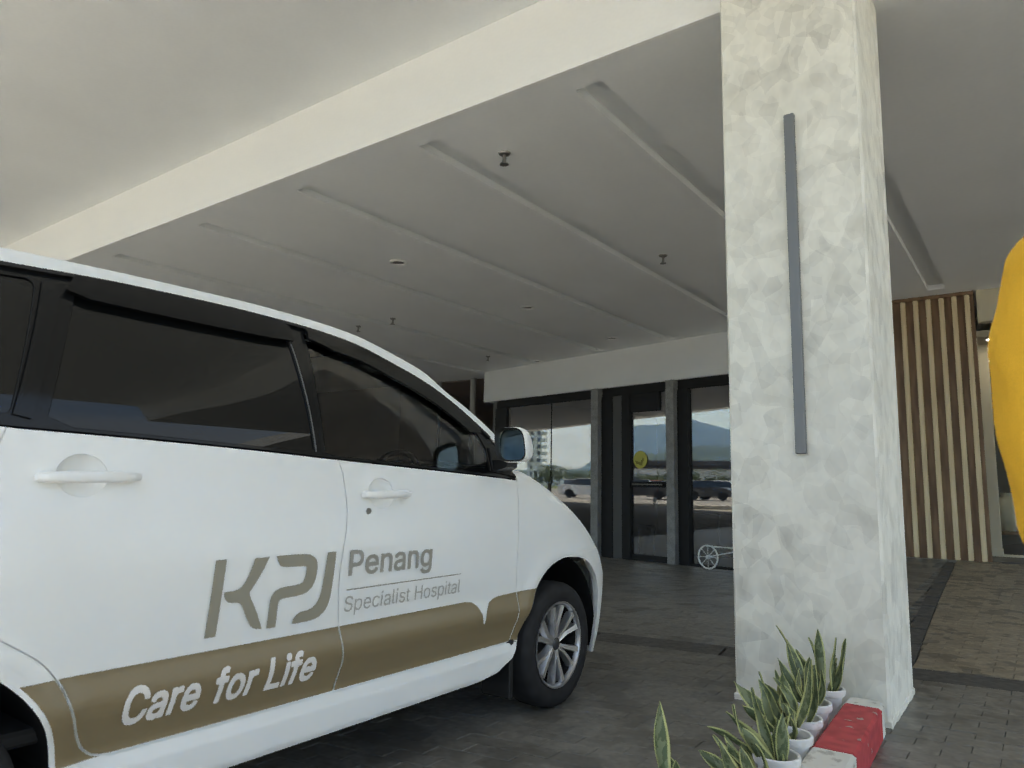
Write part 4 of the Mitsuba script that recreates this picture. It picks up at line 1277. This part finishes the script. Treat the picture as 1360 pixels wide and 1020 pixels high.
add('hair', blob([[Q(0, -.005,1.750, .088, .098, .085), Q(0, -.035,1.680, .084, .075, .09)], [Q(0, -.06,1.640, .06, .05, .07), Q(0, -.055,1.570, .05, .04, .04)]], .014), 'hair', pers, smooth=True)
for s in (-1, 1):
    add('eye', moved(trimesh.creation.icosphere(subdivisions=2, radius=.012), trimesh.transformations.translation_matrix([PX + s * .032, PY + .117, 1.697 * TALL])), 'white_gloss', pers, smooth=True)
    wr = np.array([PX - .045 * 1 if s < 0 else PX + .065, PY + .245, .995])
    dirv = np.array([.55 * -s * .8, .8, .12])
    dirv /= np.linalg.norm(dirv)
    sd = np.cross(dirv, [0, 0, 1.0])
    sd /= np.linalg.norm(sd)
    upv = np.cross(sd, dirv)
    ch = [[(*(wr - dirv * .04), .027), (*(wr + dirv * .02), .028)]]
    for q, (o, ln) in enumerate(((-.032, .058), (-.011, .070), (.011, .075), (.032, .066))):
        b0 = wr + dirv * .075 + upv * o * -1
        ch.append([(*(wr + upv * o * -.6), .018), (*b0, .0135)])
        b1 = b0 + dirv * ln * .5 - sd * s * .006
        b2 = b1 + dirv * ln * .35 - sd * s * -.016
        b3 = b2 + dirv * ln * .2 - sd * s * -.018
        ch.append([(*b0, .0105), (*b1, .0095), (*b2, .0088), (*b3, .0078)])
    t0 = wr + upv * .028 + dirv * .015
    t1 = t0 + upv * .028 + dirv * .03
    ch.append([(*t0, .016), (*t1, .0115), (*(t1 + dirv * .03 + upv * .006), .009)])
    add('hand', blob(ch, .006, 4), 'skin', pers, smooth=True)
    add('shoe', blob([[Q(s * .10, -.04, .05, .045), Q(s * .105, .06, .045, .045, .05, .04), Q(s * .11, .15, .035, .042, .04, .03)]], .02), 'black_plastic', pers, smooth=True)

# ------------------------------------------------------------------ the open side behind the camera, seen in the glass
MB = np.array([-6.5, 13.6])


def out(az, D):
    a = math.radians(az)
    return MB + D * np.array([math.sin(a), math.cos(a)])


def hill(name, label, D, prof, depth, seed, rough):
    az = np.linspace(prof[0][0], prof[-1][0], 260)
    p = np.array(prof)[::1]
    el = PchipInterpolator(-p[:, 0], p[:, 1])(-az)
    n = 22
    rows = []
    for k in range(n):
        t = k / (n - 1)
        d = D * (1 + depth * (t - .5) * 2 * .5)
        prof_h = np.clip(1 - abs(t - .55) / .55, 0, 1) ** .8
        h = np.tan(np.radians(el)) * D * prof_h
        xy = np.stack([out(a, d) for a in az])
        q = np.stack([xy[:, 0], xy[:, 1], xy[:, 0] * 0], -1) / rough
        h = h * (1 + .30 * (meshkit.fbm(q, 5, seed) - .5) * (prof_h < .97)) + rough * .05 * (meshkit.fbm(q * 6, 4, seed + 3) - .5) * prof_h
        rows.append(np.c_[xy, h - 1.0])
    v = np.array(rows)
    i = np.arange(v.shape[0] * v.shape[1]).reshape(v.shape[:2])
    f = np.stack([i[:-1, :-1], i[:-1, 1:], i[1:, 1:], i[1:, :-1]], -1).reshape(-1, 4)
    add(name, two_tri((v.reshape(-1, 3), f)), 'hill_forest', smooth=True, label=label, cat='hill', kind='structure')


hill('mountain', 'tall forested mountain ridge mirrored in the glass', 3600, [(-95, .6), (-112, .9), (-119, 1.0), (-122, 1.25), (-123.2, 2.3), (-124.8, 3.9), (-126.5, 4.9), (-129.5, 5.15), (-130.9, 5.45), (-131.7, 5.2), (-132.6, 4.85), (-134, 4.6), (-138, 4.9), (-146, 3.8), (-160, 2.0), (-180, .8)], .35, 11, 420)
hill('foothill', 'low dark wooded hill before the mountain mirrored in the glass', 1300, [(-95, .9), (-112, 1.05), (-121, 1.0), (-124, 1.5), (-127, 2.6), (-130, 3.2), (-132, 3.35), (-135, 3.3), (-142, 2.8), (-160, 1.6), (-180, .7)], .3, 21, 150)


def tree(az, D, h, w, label, seed, n=900, trunk=True):
    c = out(az, D)
    k = thing('tree', label, 'tree', 'trees beyond the car park')
    r = np.random.default_rng(seed)
    V, F = [], []
    lobes = [(r.normal(0, w * .26), r.normal(0, w * .26), h * r.uniform(.45, .85), w * r.uniform(.2, .36)) for _ in range(9)]
    for i in range(n):
        lx, ly, lz, lr = lobes[r.integers(9)]
        d = r.normal(size=3)
        d /= np.linalg.norm(d)
        p = np.array([c[0] + lx, c[1] + ly, lz]) + d * lr * r.uniform(.55, 1.05) * [1, 1, .8]
        s = h * r.uniform(.03, .06)
        a, b = r.normal(size=3), r.normal(size=3)
        a /= np.linalg.norm(a)
        b = np.cross(a, b)
        b /= np.linalg.norm(b)
        q = len(V)
        V += [p - a * s, p + b * s * .6, p + a * s, p - b * s * .6]
        F += [(q, q + 1, q + 2), (q, q + 2, q + 3)]
    add('crown', trimesh.Trimesh(V, F, process=False), 'foliage', k)
    add('trunk', tube([c[0], c[1], -.2], [c[0], c[1], h * .6], w * .05, 10, w * .025), 'bark', k, smooth=40)


for i, (az, D, h, w, lb) in enumerate([(-121.4, 78, 2.6, 4.2, 'low round tree left in the left pane reflection'), (-123.0, 82, 2.9, 4.8, 'bushy tree right in the left pane reflection'), (-126.6, 80, 2.4, 4, 'small tree mirrored in the door glass'), (-129.5, 76, 2.7, 4.5, 'tree mirrored near the right stone post'), (-131.8, 72, 2.4, 4.6, 'spreading tree mirrored in the middle of the right pane'), (-134.2, 80, 2.8, 5, 'tree mirrored at the right edge of the right pane'), (-118.2, 90, 3.4, 5, 'tree mirrored beside the tower block'), (-137, 78, 3.2, 5, 'tree outside the mirrored view, beyond the parked cars'), (-141, 84, 4.2, 6, 'taller tree far right beyond the parked cars'), (-130.6, 66, 2.3, 3.2, 'small dark tree mirrored at the left edge of the right pane'), (-133.2, 64, 1.9, 3.0, 'low shrub like tree mirrored in front of the shed'), (-127.9, 68, 2.0, 3.2, 'low tree mirrored above the red car'), (-122.2, 66, 1.9, 3.2, 'low dark tree mirrored above the dark car in the left pane')]):
    tree(az, D, h, w, lb, 60 + i)


def at_box(az, D, w, d, z0, z1, du=0.0):
    """a box facing the glass wall, w wide, d deep, its middle du to the right of the bearing"""
    c = out(az, D)
    a = math.radians(az)
    M = np.eye(4)
    M[:3, 0] = [math.cos(a), -math.sin(a), 0]
    M[:3, 1] = [math.sin(a), math.cos(a), 0]
    M[:3, 3] = [c[0], c[1], 0]
    return moved(cbox([du - w / 2, 0, z0], [du + w / 2, d, z1], .02), M)


tow = thing('tower_block', 'tall white apartment tower with projecting balconies mirrored in the left pane', 'building')
add('wall', at_box(-118.0, 300, 6.4, 14, -1, 42), 'white_wall', tow)
for i in range(13):
    add('balcony', at_box(-118.0, 300, 2.2, 8, 1.2 + 3 * i, 2.4 + 3 * i, -4.35), 'white_wall', tow)
    for q in (-1.8, 1.2):
        add('window', at_box(-118.0, 299.9, 1.3, .3, 1.0 + 3 * i, 2.6 + 3 * i, q), 'window_dark', tow)
pod = thing('white_block', 'low white building at the foot of the tower mirrored in the left pane', 'building')
add('wall', at_box(-118.7, 260, 9, 10, -1, 7.4), 'white_wall', pod)
add('roof', at_box(-118.7, 259.7, 9.6, 10.6, 7.41, 7.9), 'white_wall', pod)
for q in (-3, -1, 1, 3):
    add('window', at_box(-118.7, 259.9, 1.2, .3, 1.5, 5.5, q), 'window_dark', pod)
pil = thing('white_pylon', 'narrow white pylon standing right of the tower mirrored in the left pane', 'pylon')
add('shaft', at_box(-119.95, 260, 2.0, 2, -1, 7.6), 'white_wall', pil)
add('wing', at_box(-119.95, 260.4, 1.6, 1.4, -1, 7.0, -2.1), 'white_wall', pil)
shed = thing('long_shed', 'long low white shed with a dark roof mirrored in the right pane', 'building')
add('wall', at_box(-134, 96, 30, 8, -.5, 3.55), 'white_wall', shed)
add('roof', at_box(-134, 95, 31.5, 10, 4.0, 4.75), 'dark_roof', shed)
add('fascia', at_box(-134, 95.5, 31, 9, 3.56, 3.98), 'dark_roof', shed)
for q in range(-6, 7):
    add('window', at_box(-134, 95.95, 1.4, .2, .8, 2.2, q * 2.2), 'window_dark', shed)

CARP = [(0, .30), (.05, .62), (.55, .86), (.95, .93), (1.45, 1.42), (2.6, 1.47), (3.5, 1.02), (4.05, .95), (4.2, .60), (4.15, .28)]


def parked_car(az, D, rot, paint, label):
    c = out(az, D)
    k = thing('parked_car', label, 'car', 'cars parked in the open car park')
    a = math.radians(-az + rot)
    M = trimesh.transformations.rotation_matrix(a, [0, 0, 1])
    M[:3, 3] = [c[0], c[1], 0]
    low = Polygon([(0, .30), (.02, .62), (.6, .86), (1.0, .93), (3.45, .96), (4.05, .93), (4.2, .60), (4.15, .28)]).buffer(.03).buffer(-.0)
    for x in (.8, 3.35):
        low = low.difference(Point(x, .3).buffer(.36))
    b = trimesh.creation.extrude_polygon(low, 1.66, engine='earcut')
    up_ = np.array([[x, z, y] for x, z, y in [(.98, .93, .08), (3.5, .96, .08), (1.5, 1.44, .22), (2.75, 1.46, .22), (.98, .93, 1.58), (3.5, .96, 1.58), (1.5, 1.44, 1.44), (2.75, 1.46, 1.44)]])
    B = np.array([[1, 0, 0, -2.1], [0, 0, 1, -.83], [0, 1, 0, 0], [0, 0, 0, 1.0]])
    add('body', moved(moved(b, B), M), paint, k)
    add('cabin', moved(moved(trimesh.convex.convex_hull(up_), B), M), 'window_dark', k)
    add('roof', moved(moved(cbox([1.48, 1.44, .24], [2.78, 1.49, 1.42], .02), B), M), paint, k)
    for x in (.8, 3.35):
        for y in (.02, 1.45):
            add('wheel', moved(moved(tube([x, .30, y], [x, .30, y + .19], .30, 20), B), M), 'rubber', k, smooth=40)


for az, D, rot, pt, lb in [(-119.4, 58, 82, 'car_silver', 'silver car parked low beside the van nose in the left pane reflection'), (-122.3, 56, 95, 'car_dark', 'dark car mirrored at the right of the left pane'), (-125.6, 60, 88, 'car_silver', 'silver car mirrored behind the door mullion'), (-127.9, 54, 90, 'car_red', 'red car mirrored in the door glass'), (-130.4, 58, 90, 'car_white', 'white car mirrored just left of the right pane'), (-132.0, 53, 86, 'car_white', 'white car mirrored in the middle of the right pane'), (-133.6, 57, 93, 'car_blue', 'blue car mirrored at the right of the right pane'), (-136.2, 55, 90, 'car_dark', 'dark car in the car park outside the mirrored view'), (-139, 57, 88, 'car_white', 'white car in the car park outside the mirrored view'), (-120.6, 41, 14, 'car_white', 'white car end on, mirrored between the van nose and the stone post'), (-126.4, 42, 8, 'car_dark', 'dark car end on, mirrored behind the door stile'), (-129.9, 41, -6, 'car_dark', 'dark car end on, mirrored behind the right stone post'), (-131.2, 43, 10, 'car_silver', 'silver car end on, mirrored low left in the right pane'), (-132.9, 42, -4, 'car_dark', 'dark car end on, mirrored low in the middle of the right pane'), (-134.6, 43, 6, 'car_white', 'white car end on, mirrored low right in the right pane')]:
    parked_car(az, D, rot, pt, lb)

edge = thing('roadside_kerb', 'pale concrete kerb along the drive mirrored low in the right pane', 'kerb')
for i in range(8):
    add('block', at_box(-133.5, 21, .97, .18, -.02, .16, i - 4.0), 'white_kerb', edge)
for i, (az, D, lb) in enumerate([(-131.6, 15.5, 'left one of two mirrored low in the right pane'), (-132.3, 15.2, 'right one of two mirrored low in the right pane'), (-127.6, 16, 'one mirrored in the door glass')]):
    c = out(az, D)
    z = float(floor_z(c[0], c[1]))
    k = thing('bollard', 'short white bollard, ' + lb, 'bollard', 'short white bollards')
    add('post', lathe([[0, -.05], [.075, -.05], [.07, .5], [.055, .56], [0, .58]], 24, at=(c[0], c[1], z)), 'white_gloss', k, smooth=40)
    add('base', lathe([[0, -.05], [.11, -.05], [.11, .03], [.0751, .04]], 24, at=(c[0], c[1], z)), 'steel_grey', k, smooth=40)
# ------------------------------------------------------------------ haze
scene['haze_air'] = {'type': 'homogeneous', 'albedo': rgb(0.95, 0.95, 0.95), 'sigma_t': rgb(0.000045, 0.000085, 0.00018)}
scene['haze'] = {'type': 'cube', 'to_world': T().translate([0, 0, 399]).scale([6500, 6500, 401.5]), 'bsdf': {'type': 'null'}, 'interior': {'type': 'ref', 'id': 'haze_air'}}
scene['camera']['medium'] = {'type': 'ref', 'id': 'haze_air'}
tag('haze', 'pale haze over the far hills', 'haze', kind='stuff')
